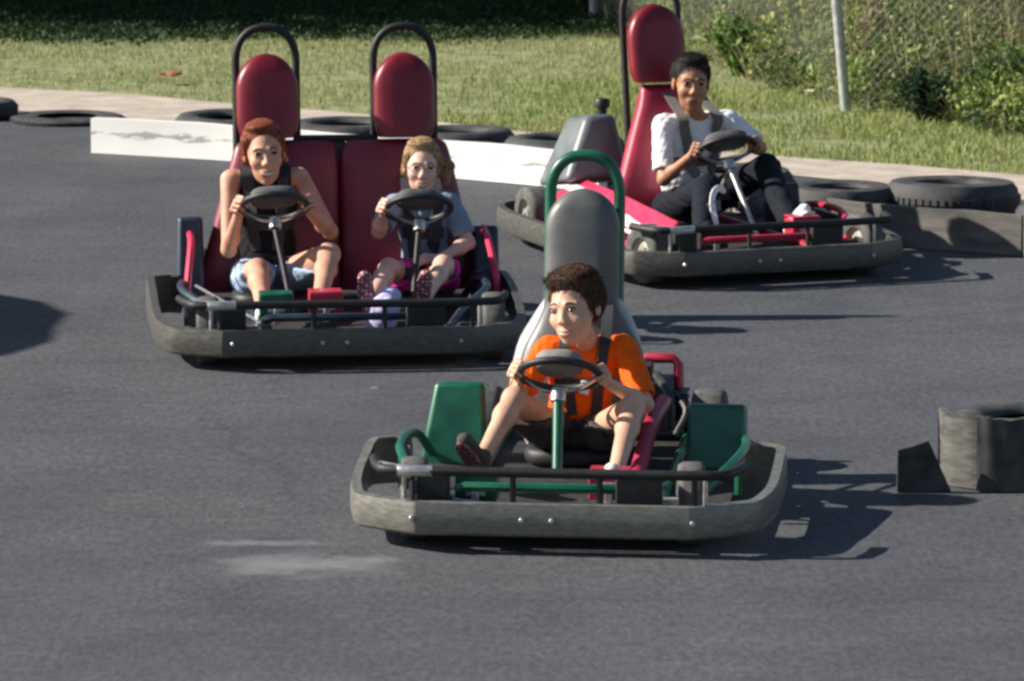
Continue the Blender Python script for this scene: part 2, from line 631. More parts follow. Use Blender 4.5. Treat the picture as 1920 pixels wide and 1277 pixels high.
def face_parts(body, bvh, C, R, S, sp):
    """features laid onto the face surface: brows, eyes, lips."""
    def hit(x, z):
        o = C + R @ Vector((x * S, .22 * S, z * S))
        h = bvh.ray_cast(o, -(R @ Vector((0, 1, 0))))
        return h[0] if h[0] is not None else C + R @ Vector((x * S, .08 * S, z * S))
    F = R @ Vector((0, 1, 0))

    def patch(name, m, fn, nu, nv, off, parent, sink=.0004):
        mb = MB()
        vs = []
        for i in range(nu + 1):
            for j in range(nv + 1):
                x, z = fn(i / nu, j / nv * 2 - 1)
                edge = i in (0, nu) or j in (0, nv)
                vs.append(hit(x, z) + F * ((-sink if edge else off) * S))
        fs = [(i * (nv + 1) + j, (i + 1) * (nv + 1) + j, (i + 1) * (nv + 1) + j + 1, i * (nv + 1) + j + 1) for i in range(nu) for j in range(nv)]
        mb.add(vs, fs)
        return mb.build(name, m, parent, angle=180)
    sm = sp.get('smile', 0)
    for sgn in (-1, 1):
        ex = sgn * .031
        # brow: an arc
        def brow(u, v):
            x = sgn * (.013 + .033 * u)
            z = .0262 + .0042 * math.sin(math.pi * min(1, u * 1.1)) - .003 * u + v * .0040 * (1 - .5 * u)
            return x, z
        patch("eyebrow", sp.get('brow', 'brow'), brow, 9, 4, .0020, body)
        sq = sp.get('squint', 0.8)

        def eyef(u, v):
            x = ex + (u - .5) * .0285
            hgt = math.sin(math.pi * u) ** .7 * .0080 * sq
            return x, .008 + v * hgt
        eye = patch("eye", 'eye_white', eyef, 8, 4, .0012, body)

        gx = sp.get('gaze', 0) * .005

        def iris(u, v):
            a = u * math.pi
            return ex + gx + .0082 * math.cos(a), .008 + .0082 * min(1, sq * 1.15) * math.sin(a) * v
        patch("iris", 'iris', iris, 8, 4, .0026, eye)

        def lid(u, v):
            x = ex + (u - .5) * .030
            return x, .0085 + math.sin(math.pi * u) ** .7 * .0085 * sq + v * .0022
        patch("eyelid", sp.get('lash', 'iris'), lid, 8, 2, .0030, eye)
    w_ = .0225 + .005 * sm
    up = .007 * sm

    def curve(u): return (u - .5) * 2 * w_, -.0605 + up * (2 * u - 1) ** 2
    if sm:
        gapz = .0062 * sm

        def teeth(u, v):
            x, z = curve(u)
            return x * .92, z - gapz * (1 - (2 * u - 1) ** 2) + v * gapz * (1 - (2 * u - 1) ** 2) * .95
        patch("teeth", 'teeth', teeth, 10, 3, .0012, body)
    else:
        gapz = 0

    def lipu(u, v):
        x, z = curve(u)
        k = 1 - (2 * u - 1) ** 2
        return x, z + .0022 + k * .0028 - .0012 * math.exp(-((u - .5) / .1) ** 2) + v * (.0010 + .0030 * k)

    def lipl(u, v):
        x, z = curve(u)
        k = 1 - (2 * u - 1) ** 2
        return x * .95, z - 2 * gapz * k - .0030 * k - .001 + v * (.0008 + .0036 * k)
    patch("upper_lip", sp['lip'], lipu, 12, 3, .0024, body)
    patch("lower_lip", sp['lip'], lipl, 12, 3, .0030, body)
    if not sm:
        patch("mouth_line", 'mouth', lambda u, v: (curve(u)[0] * .95, curve(u)[1] - .0005 + v * .0011), 10, 2, .0034, body)


def head_sdf(s, C, R, S, ears=True, smile=0, child=1, slim=1):
    def L(x, y, z): return C + R @ Vector((x * S, y * S, z * S))
    sl = slim
    s.ell(L(0, -.016, .032), (.070 * S, .090 * S, .080 * S), R)
    s.ell(L(0, .026, -.018), (.058 * S * sl, .062 * S, .088 * S), R, k=.02 * S)
    cz = .010 * child
    s.ell(L(0, .030, -.072 + cz * .6), (.044 * S * sl * sl, .048 * S, .034 * S), R, k=.02 * S)
    s.ell(L(0, .064, -.098 + cz), (.018 * S, .014 * S, .013 * S), R, k=.016 * S)
    for g in (-1, 1):
        s.ell(L(g * .037 * sl, .055, -.028 + .007 * smile), (.023 * S, .023 * S, .022 * S), R, k=.018 * S)
        s.cap(L(g * .014, .080, .024), L(g * .042, .068, .022), .0070 * S, k=.014 * S)
        s.ell(L(g * .031, .098, .006), (.016 * S, .020 * S, .011 * S), R, k=.008 * S, op='-')
        s.ell(L(g * .031, .071, .006), (.0135 * S, .0135 * S, .0115 * S), R, k=.004 * S)
        if ears:
            s.ell(L(g * .072, -.008, -.004), (.007 * S, .017 * S, .027 * S), R, k=.006 * S)
            s.ell(L(g * .083, -.002, .000), (.007 * S, .010 * S, .016 * S), R, k=.005 * S, op='-')
        s.ell(L(g * .010, .093, -.028), (.0070 * S, .009 * S, .007 * S), R, k=.007 * S)
    s.cap(L(0, .079, .014), L(0, .098 - .004 * child, -.023 + .002 * child), .0064 * S, .0090 * S, k=.011 * S)
    s.ell(L(0, .078, -.061), (.024 * S, .014 * S, .016 * S), R, k=.012 * S)


def make_hair(body, C, R, S, sp, name="hair"):
    st = sp['style']
    def L(x, y, z): return C + R @ Vector((x * S, y * S, z * S))
    s = SDF(C - Vector((.17, .17, .2)) * S, C + Vector((.17, .17, .17)) * S, .0033)
    s.ell(L(0, -.024, .043), (.0765 * S, .091 * S, .0810 * S), R)
    if st == 'tousled':
        s.ell(L(.012, .040, .086), (.056 * S, .032 * S, .020 * S), R, k=.02)
        s.ell(L(.0, -.005, .100), (.060 * S, .060 * S, .022 * S), R, k=.02)
        for g in (-1, 1):
            s.ell(L(g * .064, -.005, .025), (.013 * S, .034 * S, .040 * S), R, k=.015)
        s.ell(L(0, -.05, .02), (.074 * S, .062 * S, .075 * S), R, k=.02)
    if st == 'short':
        s.ell(L(0, -.045, .02), (.073 * S, .062 * S, .072 * S), R, k=.02)
        s.ell(L(0, .005, .098), (.056 * S, .056 * S, .020 * S), R, k=.02)
    if st == 'back':
        s.ell(L(0, -.04, .0), (.072 * S, .064 * S, .078 * S), R, k=.02)
        s.ell(L(.01, .012, .100), (.054 * S, .048 * S, .018 * S), R, k=.02)
        s.cap(L(0, -.105, -.005), L(0, -.125, -.035), .026 * S, .020 * S, k=.01)
        for g in (-1, 1):
            s.cap(L(g * .064, .028, .055), L(g * .071, -.028, -.030), .012 * S, .012 * S, k=.02)
    if sp.get('ponytail'):
        g = sp['ponytail']
        s.cap(L(g * .070, -.03, .03), L(g * .106, -.02, .005), .020 * S, .027 * S, k=.015)
        s.cap(L(g * .106, -.02, .005), L(g * .106, -.01, -.055), .027 * S, .016 * S, k=.015)
    V, F = s.mesh()
    V = relax(V, F, 1)
    N = vnormals(V, F)
    Rn = np.array(R); Cn = np.array(C)
    loc = (V - Cn) @ Rn / S

    def flow(l):
        if st == 'tousled':       # swept up and across from a side parting
            f = np.array([-.35, .25, .25]) if l[2] > .085 else np.array([-.15, -.25 if l[1] < .03 else .1, -.9])
        elif st == 'short':
            f = np.array([.05, .5, .1]) if l[2] > .08 else np.array([0, -.05, -1.0])
        else:
            f = np.array([-l[0] * 1.0, -1.0, -.15 if l[1] > -.04 else -.5])
            if sp.get('ponytail') and l[0] * sp['ponytail'] > .085: f = np.array([0, 0, -1.0])
        return f
    # combed grooves: displace along a coordinate across the flow
    g = np.zeros(len(V))
    for i_ in range(len(V)):
        f = flow(loc[i_]); f = f / np.linalg.norm(f)
        a = np.cross(f, (0.3, .2, .9)); a /= max(1e-6, np.linalg.norm(a))
        t = loc[i_] @ a
        g[i_] = abs(math.sin(t * 420 + 2.5 * math.sin(loc[i_] @ f * 60))) + .6 * abs(math.sin(t * 230 + 1.7))
    V = V + N * ((g - .8) * .0016 * S)[:, None]
    r = np.random.default_rng(sp.get('seed', 1))
    cand = np.where((loc[:, 2] > -.05))[0]
    n = {'short': 4200, 'tousled': 5200, 'back': 4200}[st]
    pick = r.choice(cand, min(n, len(cand)), replace=False)
    tv, tf = [], []
    for i in pick:
        p, nn, l = V[i], N[i], loc[i]
        fl = flow(l)
        up, ln, wd, jit = {'tousled': (.40 if l[2] > .08 else .12, r.uniform(.016, .034), .0011, .30), 'short': (.5, r.uniform(.010, .016), .0013, .35), 'back': (.03, r.uniform(.020, .036), .0010, .07)}[st]
        fl = fl / np.linalg.norm(fl) + r.normal(size=3) * jit
        fw = Rn @ fl
        fw = fw - nn * (fw @ nn)
        fw /= max(1e-6, np.linalg.norm(fw))
        d0 = fw * (1 - up) + nn * up; d0 /= np.linalg.norm(d0)
        d1 = fw - nn * (.55 if st == 'back' else .0) + np.array([0, 0, -.1]); d1 /= np.linalg.norm(d1)
        sd_ = np.cross(d0, nn); sd_ /= max(1e-6, np.linalg.norm(sd_))
        a = p - nn * .001; b = a + d0 * ln * .5 * S; c = b + d1 * ln * .5 * S
        o = len(tv)
        tv += [a + sd_ * wd, a - sd_ * wd, a + nn * wd * .8, b + sd_ * wd * .8, b - sd_ * wd * .8, b + nn * wd * .7, c, c]
        tf += [(o, o + 1, o + 4, o + 3), (o + 1, o + 2, o + 5, o + 4), (o + 2, o, o + 3, o + 5), (o + 3, o + 4, o + 6, o + 7), (o + 4, o + 5, o + 6, o + 7), (o + 5, o + 3, o + 6, o + 7)]
    F = np.concatenate([F, np.array(tf) + len(V)])
    V = np.concatenate([V, np.array(tv)])
    return mesh_np(name, V, F, sp['hair'], body)


def person(label, kart_loc, rz, sp):
    """sp in the kart's own frame: x right as seen from the front, y backwards, z up."""
    q = sp['q']                       # limb thickness factor
    v = {k: Vector(sp[k]) for k in ('hip', 'neck', 'shA', 'shB', 'elA', 'elB', 'knA', 'knB', 'anA', 'anB')}
    S = sp['S']
    R = head_frame(sp['face'], sp.get('roll', 0))
    C = Vector(sp['head'])
    allp = list(v.values()) + [C, Vector(sp['toeA']), Vector(sp['toeB']), Vector(sp['wrA']), Vector(sp['wrB'])]
    lo = [min(p[i] for p in allp) - .17 for i in range(3)]
    hi = [max(p[i] for p in allp) + .17 for i in range(3)]
    s = SDF(lo, hi, .0042)
    hipL = v['hip'] + Vector((-.075 * q, 0, 0)); hipR = v['hip'] + Vector((.075 * q, 0, 0))
    sw = (v['shB'] - v['shA']).length
    mid = (v['shA'] + v['shB']) / 2
    chest = mid.lerp(v['hip'], .30)
    belly = mid.lerp(v['hip'], .68)
    spine = (mid - v['hip']).normalized()
    tr = head_frame((v['shB'] - v['shA']).cross(spine) * (1 if (v['shB'] - v['shA']).cross(spine).y < 0 else -1))
    tz = spine
    tx = (v['shA'] - v['shB']); tx = (tx - tz * tx.dot(tz)).normalized()
    T = Matrix((tx, tz.cross(tx), tz)).transposed()

    def torso(sf, g=0.0, arms=0.0, legs=0.0, k=.03):
        sf.ell(chest, (sw * .40 + g, .082 * q + g, .125 * q + g), T, k=k)
        sf.ell(belly, (sw * .36 + g, .078 * q + g, .13 * q + g), T, k=k)
    torso(s)
    s.cap(hipL, hipR, .082 * q, k=.03)
    s.cap(v['shA'] + (mid - v['shA']) * .15, v['shB'] + (mid - v['shB']) * .15, .043 * q, k=.03)
    s.cap(mid + spine * .02, C + R @ Vector((0, -.018 * S, -.06 * S)), .050 * q, .045 * q, k=.03)
    for a in 'AB':
        s.cap(v['sh' + a], v['el' + a], .042 * q, .034 * q, k=.02)
        s.cap(v['el' + a], sp['wr' + a], .035 * q, .022 * q, k=.012)
        s.ell(v['el' + a].lerp(Vector(sp['wr' + a]), .3), (.036 * q,) * 3, None, k=.02)
        hipx = hipL if a == 'A' else hipR
        s.cap(hipx, v['kn' + a], .078 * q, .052 * q, k=.02)
        s.cap(v['kn' + a], v['an' + a], .050 * q, .030 * q, k=.015)
        s.ell(v['kn' + a].lerp(v['an' + a], .3) + Vector((0, .012, 0)), (.050 * q,) * 3, None, k=.02)
        s.cap(v['an' + a], sp['toe' + a], .030 * q, .022 * q, k=.012)
        hs = sp['hand' + a]
        hand(s, sp['wr' + a], hs['d'], hs['n'], hs.get('q', q * .98), hs.get('curl', (55, 75, 50)), hs.get('side'))
    head_sdf(s, C, R, S, smile=sp.get('smile', 0), child=sp.get('child', 1), slim=sp.get('slim', .97))
    root = None
    V, F = s.mesh()
    V = relax(V, F, 1)
    body = mesh_np("person", V, F, sp['skin'], None)
    tag(body, label, "person")
    body.location = (kart_loc[0], kart_loc[1], 0)
    body.rotation_euler = (0, 0, rz)
    bvh = BVHTree.FromPolygons([tuple(p) for p in V], [tuple(int(i) for i in f) for f in F])
    face_parts(body, bvh, C, R, S, sp)
    make_hair(body, C, R, S, sp)
    # ---- clothing
    seed = sp.get('seed', 1)
    sh = sp['shirt']
    c = SDF(lo, hi, .0045)
    g = .011
    torso(c, g)
    c.cap(v['shA'] + (mid - v['shA']) * .15, v['shB'] + (mid - v['shB']) * .15, .043 * q + g, k=.03)
    if sh['sleeve'] > 0:
        for a in 'AB':
            e = v['sh' + a].lerp(v['el' + a], sh['sleeve'])
            ax_ = (v['el' + a] - v['sh' + a]).normalized()
            c.cap(v['sh' + a], e, .042 * q + .010, .040 * q + .014, k=.02)
            far = e + ax_ * .045
            c.ell(far, (.052 * q + .02, .052 * q + .02, .040), head_frame(ax_.cross(Vector((0, 0, 1))) if False else (0, -1, 0)) if False else Matrix((ax_.orthogonal().normalized(), ax_.cross(ax_.orthogonal().normalized()), ax_)).transposed(), k=.003, op='-')
    nb = mid + spine * .055 + Vector((0, -.03, 0))
    c.ell(nb, (.062 * q, .07 * q, .055 * q), None, k=.006, op='-')
    if sh.get('tank'):
        for a in 'AB':
            c.ell(v['sh' + a], (.060 * q, .075 * q, .085 * q), None, k=.006, op='-')
    c.cut_plane(v['hip'] + spine * .02, spine)
    o, SV, SF = sdf_obj(c, "shirt", sh['mat'], body, 2, wr=.0085, seed=seed, f=80)
    c = SDF(lo, hi, .0045)
    tr_ = sp['trousers']
    c.cap(hipL, hipR, .082 * q + .012, k=.03)
    c.ell(v['hip'] + spine * .02, (sw * .36 + .014, .08 * q + .014, .08 * q), T, k=.02)
    for a in 'AB':
        hipx = hipL if a == 'A' else hipR
        L_ = tr_['len']
        if L_ <= 1:
            e = hipx.lerp(v['kn' + a], L_)
            c.cap(hipx, e, .078 * q + .014, (.078 + (.052 - .078) * L_) * q + .020 + tr_.get('bag', 0), k=.02)
            c.cap(hipx + Vector((0, 0, -.02)), e + Vector((0, .02, -.03 if tr_.get('bag') else 0)), .06 * q, .05 * q + tr_.get('bag', 0), k=.02)
            ax_ = (v['kn' + a] - hipx).normalized()
            u_ = ax_.orthogonal().normalized()
            c.ell(e + ax_ * .05, (.10, .10, .045), Matrix((u_, ax_.cross(u_), ax_)).transposed(), k=.003, op='-')
        else:
            c.cap(hipx, v['kn' + a], .078 * q + .014, .052 * q + .018, k=.02)
            c.cap(v['kn' + a], v['kn' + a].lerp(v['an' + a], .92), .052 * q + .016, .034 * q + .02, k=.02)
    if tr_['len'] <= 1: c.cut_plane(v['hip'] + spine * .09, -spine)
    c.cut_plane(Vector((0, 0, .06)), (0, 0, 1))
    o2, TV, TF = sdf_obj(c, tr_.get('name', "shorts"), tr_['mat'], body, 2, wr=.009, seed=seed + 5, f=65)
    # ---- shoes
    for a in 'AB':
        A, B = v['an' + a], Vector(sp['toe' + a])
        ft = (B - A).normalized()
        shin = (v['kn' + a] - A).normalized()
        up = (shin - ft * shin.dot(ft)).normalized()
        c = SDF(np.minimum(A, B) - np.array([.1] * 3), np.maximum(A, B) + np.array([.1] * 3), .004)
        heel = A - ft * .018 - up * .024 * q
        toe = B - up * .012 * q
        c.cap(heel, toe, .033 * q, .034 * q, k=.01)
        c.cap(heel.lerp(toe, .25) + up * .012, toe.lerp(heel, .2), .035 * q, .033 * q, k=.015)
        c.cap(A + shin * .02, A - up * .01, .036 * q, .038 * q, k=.012)
        c.cut_plane(A + shin * .028, -shin)
        c.cut_plane(heel - up * .030 * q, up)
        so = sp['shoe' + a]
        sh_o, V3, F3 = sdf_obj(c, "shoe", so['mat'], body, 1)
        # sole: a shaped slab under the shoe
        x_ = ft.cross(up).normalized()
        mb = MB()
        top, bot = [], []
        for i in range(24):
            t = 2 * math.pi * i / 24
            l = ((heel - toe).length / 2 + .036 * q)
            wd = (.036 + .006 * math.cos(t)) * q
            m_ = (heel + toe) / 2 + ft * math.cos(t) * l + x_ * math.sin(t) * wd
            top.append(m_ - up * .024 * q); bot.append(m_ - up * .038 * q)
        mb.add(top + bot, [tuple(range(24)), tuple(range(47, 23, -1))] + [(i, (i + 1) % 24, 24 + (i + 1) % 24, 24 + i) for i in range(24)])
        mb.build("sole", so['sole'], sh_o, angle=50)
        if so.get('sock'):
            c = SDF(np.minimum(A, A) - np.array([.15] * 3), A + Vector([.15] * 3), .004)
            c.cap(A, A + shin * .055, .030 * q + .004, .033 * q + .004)
            sdf_obj(c, "sock", so['sock'], body, 1)
    if sp.get('glasses'):
        mb = MB()
        for g in (-1, 1):
            mb.tube([C + R @ Vector(((g * .033 + .023 * math.cos(t)) * S, .098 * S, (.008 + .016 * math.sin(t)) * S)) for t in [2 * math.pi * k / 20 for k in range(20)]], .0013, 6, closed=True)
            mb.tube([C + R @ Vector(p) * S for p in ((g * .056, .097, .010), (g * .074, .075, .010), (g * .077, .0, .006))], .0013, 6)
        mb.tube([C + R @ Vector(p) * S for p in ((-.010, .099, .010), (0, .103, .012), (.010, .099, .010))], .0013, 6)
        mb.build("glasses", 'glasses', body)
    return body, (SV, SF), (V, F), (TV, TF)


# ------------------------------------------------------------------ go-karts (front of the kart is local -Y)
def loft(secs, n=32, dense=3, e=3.0, asym=True):
    """cushion lofted through (z, y, xl, xr, thick) sections with rounded-rectangle cross sections."""
    A = np.array(secs, float)
    m = len(A)
    t = np.linspace(0, m - 1, (m - 1) * dense + 1)
    E_ = np.vstack([2 * A[0] - A[1], A, 2 * A[-1] - A[-2]])
    i0 = np.minimum(t.astype(int), m - 2); u = (t - i0)[:, None]
    a_, b_, c_, d_ = E_[i0], E_[i0 + 1], E_[i0 + 2], E_[i0 + 3]
    B = .5 * (2 * b_ + (c_ - a_) * u + (2 * a_ - 5 * b_ + 4 * c_ - d_) * u ** 2 + (3 * b_ - a_ - 3 * c_ + d_) * u ** 3)
    B[:, 4] = np.maximum(B[:, 4], .004)
    mb = MB()
    for z, y, xl, xr, th in B:
        xc, hw = (xl + xr) / 2, max(.002, (xr - xl) / 2)
        for k in range(n):
            a = 2 * math.pi * k / n
            c, s_ = math.cos(a), math.sin(a)
            mb.v.append((xc + hw * math.copysign(abs(c) ** (2 / e), c), y + th / 2 * math.copysign(abs(s_) ** (2 / e), s_), z))
    r = len(B)
    for i in range(r - 1):
        for k in range(n):
            l = (k + 1) % n
            mb.f.append((i * n + k, i * n + l, (i + 1) * n + l, (i + 1) * n + k))
    mb.f.append(tuple(range(n))[::-1])
    mb.f.append(tuple((r - 1) * n + k for k in range(n)))
    return mb


def domed(z0, z1, y0, y1, hw, xc, th, n=14, round_=.10, bot=.02):
    """sections of an arch-topped pad."""
    out = []
    for i in range(n + 1):
        u = math.sin(math.pi / 2 * i / n)
        z = z0 + (z1 - z0) * u
        d = z1 - z
        f = 1.0 if d > round_ else math.sqrt(max(0.0, 1 - ((round_ - d) / round_) ** 2))
        f = max(f, .05)
        db = z - z0
        if db < bot: f *= .86 + .14 * db / bot
        tf = th * (.35 + .65 * min(1, (f * 1.2)))
        out.append((z, y0 + (y1 - y0) * u, xc - hw * f, xc + hw * f, tf))
    return out


def bumper_path(W, side_end, closed):
    p = [(0, -.90), (.20, -.90), (W - .24, -.90), (W - .19, -.890), (W - .055, -.81), (W - .015, -.765), (W + .01, -.66), (W + .03, -.50), (W + .035, -.25)]
    if closed:
        p += [(W + .035, .2), (W + .03, .6), (W - .02, .82), (W - .12, .92), (W - .3, .95), (0, .95)]
    else:
        p += [(W + .035, side_end - .06), (W + .02, side_end), (W - .05, side_end + .035), (W - .10, side_end + .01)]
    L_ = [(-x, y) for x, y in p[::-1]]
    if closed: L_ = L_[1:]
    return L_[:-1] + p if not closed else L_[:-1] + p


def make_bumper(root, W, side_end, closed, m='bumper'):
    P = cr_path([(x, y, 0) for x, y in bumper_path(W, side_end, closed)], 6)
    mb = MB()
    n = len(P)
    prof = 8
    for i in range(n):
        a, b = P[i - 1 if i or closed else 0], P[(i + 1) % n if closed else min(i + 1, n - 1)]
        t = (b - a).normalized()
        o = Vector((t.y, -t.x, 0))          # outward for this direction of travel
        rise = .05 * max(0, min(1, (P[i].y + .6) / .5)) * (1 if not closed else 0)
        zb, zt = .055, .155 + rise
        for off, z in ((0, zb + .008), (.006, zb + .03), (.006, zt - .03), (0, zt), (-.028, zt + .002), (-.028, zt - .006), (-.010, zt - .010), (-.010, zb)):
            q = P[i] + o * off
            mb.v.append((q.x, q.y, z))
    cnt = n if closed else n - 1
    for i in range(cnt):
        j = (i + 1) % n
        for k in range(prof):
            l = (k + 1) % prof
            mb.f.append((i * prof + k, i * prof + l, j * prof + l, j * prof + k))
    if not closed:
        mb.f.append(tuple(range(prof))[::-1]); mb.f.append(tuple((n - 1) * prof + k for k in range(prof)))
    b = mb.build("bumper", m, root, angle=35)
    for x in (-.09, .0, .42, -.42) if W > .6 else (-.06, .04, .36):
        mb = MB().lathe([(.0, -.004), (.006, -.004), (.009, 0), (.009, .006)], (x, -.911, .108), axis='y', n=12)
        mb.build("bolt", 'steel', b)
    return b


def make_wheel(root, x, y, r, w_, steer=0.0, name="wheel"):
    e = MB()
    h = w_ / 2
    prof = [(r * .56, -h * .92), (r * .80, -h), (r * .93, -h * .93), (r, -h * .62), (r, h * .62), (r * .93, h * .93), (r * .80, h), (r * .56, h * .92), (r * .5, 0), (r * .56, -h * .92)]
    e.lathe(prof, (0, 0, 0), 'x', 32)
    o = e.build("tyre", 'kart_tyre', None, angle=50)
    rm = MB().lathe([(.012, -h * .8), (.03, -h * .8), (.034, -h * .45), (r * .46, -h * .4), (r * .57, -h * .85), (r * .59, -h * .85), (r * .55, -h * .3), (r * .55, h * .3), (r * .59, h * .85), (r * .57, h * .85), (r * .46, h * .4), (.034, h * .45), (.03, h * .8), (.012, h * .8), (.012, -h * .8)], (0, 0, 0), 'x', 24)
    rim = rm.build("rim", 'rim', None, angle=35)
    wh = empty(name, (x, y, r + .001), steer)
    wh.parent = root
    o.parent = wh; rim.parent = wh
    return wh


def make_pedal(root, x, y, z0, m, foot='steel'):
    mb = MB()
    wd = .125
    mb.box((x, y, z0 + .055), (wd, .012, .085))
    mb.box((x - wd / 2 + .006, y + .045, z0 + .05), (.012, .09, .075))
    mb.box((x + wd / 2 - .006, y + .045, z0 + .05), (.012, .09, .075))
    mb.box((x, y + .045, z0 + .096), (wd, .10, .010))
    o = mb.build("pedal_guard", m, root, bevel=.004)
    mb = MB().box((x, y - .009, z0 + .05), (wd * .5, .012, .035)).box((x, y - .02, z0 + .02), (.022, .03, .06))
    mb.build("pedal", m if foot is None else foot, o, bevel=.003)
    return o


WHEEL_N = Vector((0, .50, .866)).normalized()      # steering wheel faces the driver
WHEEL_U = Vector((1, 0, 0))
WHEEL_V = Vector((0, -.866, .50)).normalized()


def rim_point(c, phi, r=.125, z=0):
    a = math.radians(phi)
    return Vector(c) + WHEEL_U * math.cos(a) * r + WHEEL_V * math.sin(a) * r + WHEEL_N * z


def make_steering(root, c, base, col_mat, r=.125, pad=(.085, .060), padm='foam', two=False, turn=0.0):
    c = Vector(c)
    mb = MB().tube([rim_point(c, k * 10, r) for k in range(36)], .0125, 10, closed=True)
    sw = mb.build("steering_wheel", 'black_plastic', root)
    # crash pad: a soft oval box over the hub
    mb = MB()
    n = 28
    for t, sc in ((-.014, .80), (-.006, .95), (.010, 1.0), (.028, .97), (.040, .84)):
        for k in range(n):
            a = 2 * math.pi * k / n
            ca, sa = math.cos(a), math.sin(a)
            e = .72
            px = pad[0] * math.copysign(abs(ca) ** e, ca) * sc
            pz = pad[1] * 1.1 * math.copysign(abs(sa) ** e, sa) * sc
            tr = math.radians(turn)
            x_, z_ = px * math.cos(tr) - pz * math.sin(tr), px * math.sin(tr) + pz * math.cos(tr)
            mb.v.append(tuple(c + WHEEL_U * x_ + WHEEL_V * (z_ + .015) + WHEEL_N * (t + .018)))
    for i in range(4):
        for k in range(n):
            l = (k + 1) % n
            mb.f.append((i * n + k, i * n + l, (i + 1) * n + l, (i + 1) * n + k))
    mb.f.append(tuple(range(n))[::-1]); mb.f.append(tuple(4 * n + k for k in range(n)))
    mb.build("crash_pad", padm, sw, angle=50)
    hub = c - WHEEL_N * .062
    for ph in (190, 350, 270):
        ph2 = ph + turn
        a = rim_point(c, ph2, r * .97)
        mid = (a + hub) / 2
        mb = MB().ribbon([hub, mid - WHEEL_N * .012, a], .020, .005, -WHEEL_N, smooth=5)
        mb.build("spoke", 'steel', sw)
    mb = MB().tube([hub + WHEEL_N * .012, hub - WHEEL_N * .03], .024, 14)
    mb.build("hub", 'steel', sw, bevel=.003)
    base = Vector(base)
    cr = .017 if col_mat == 'green_paint' else .012
    mb = MB().tube([hub - WHEEL_N * .02, hub.lerp(base, .5), base], cr, 12)
    colm = mb.build("steering_column", col_mat, root)
    mb = MB()
    if two:
        MB().tube([hub - WHEEL_N * .03, Vector((c.x - .05, c.y + .10, .14))], .010, 8).build("column_brace", 'steel', colm)
    mb.tube([base + Vector((-.035, 0, .0)), base + Vector((.035, 0, 0))], .012, 8)
    mb.build("column_bracket", 'black_metal' if not two else 'steel', colm)
    return sw


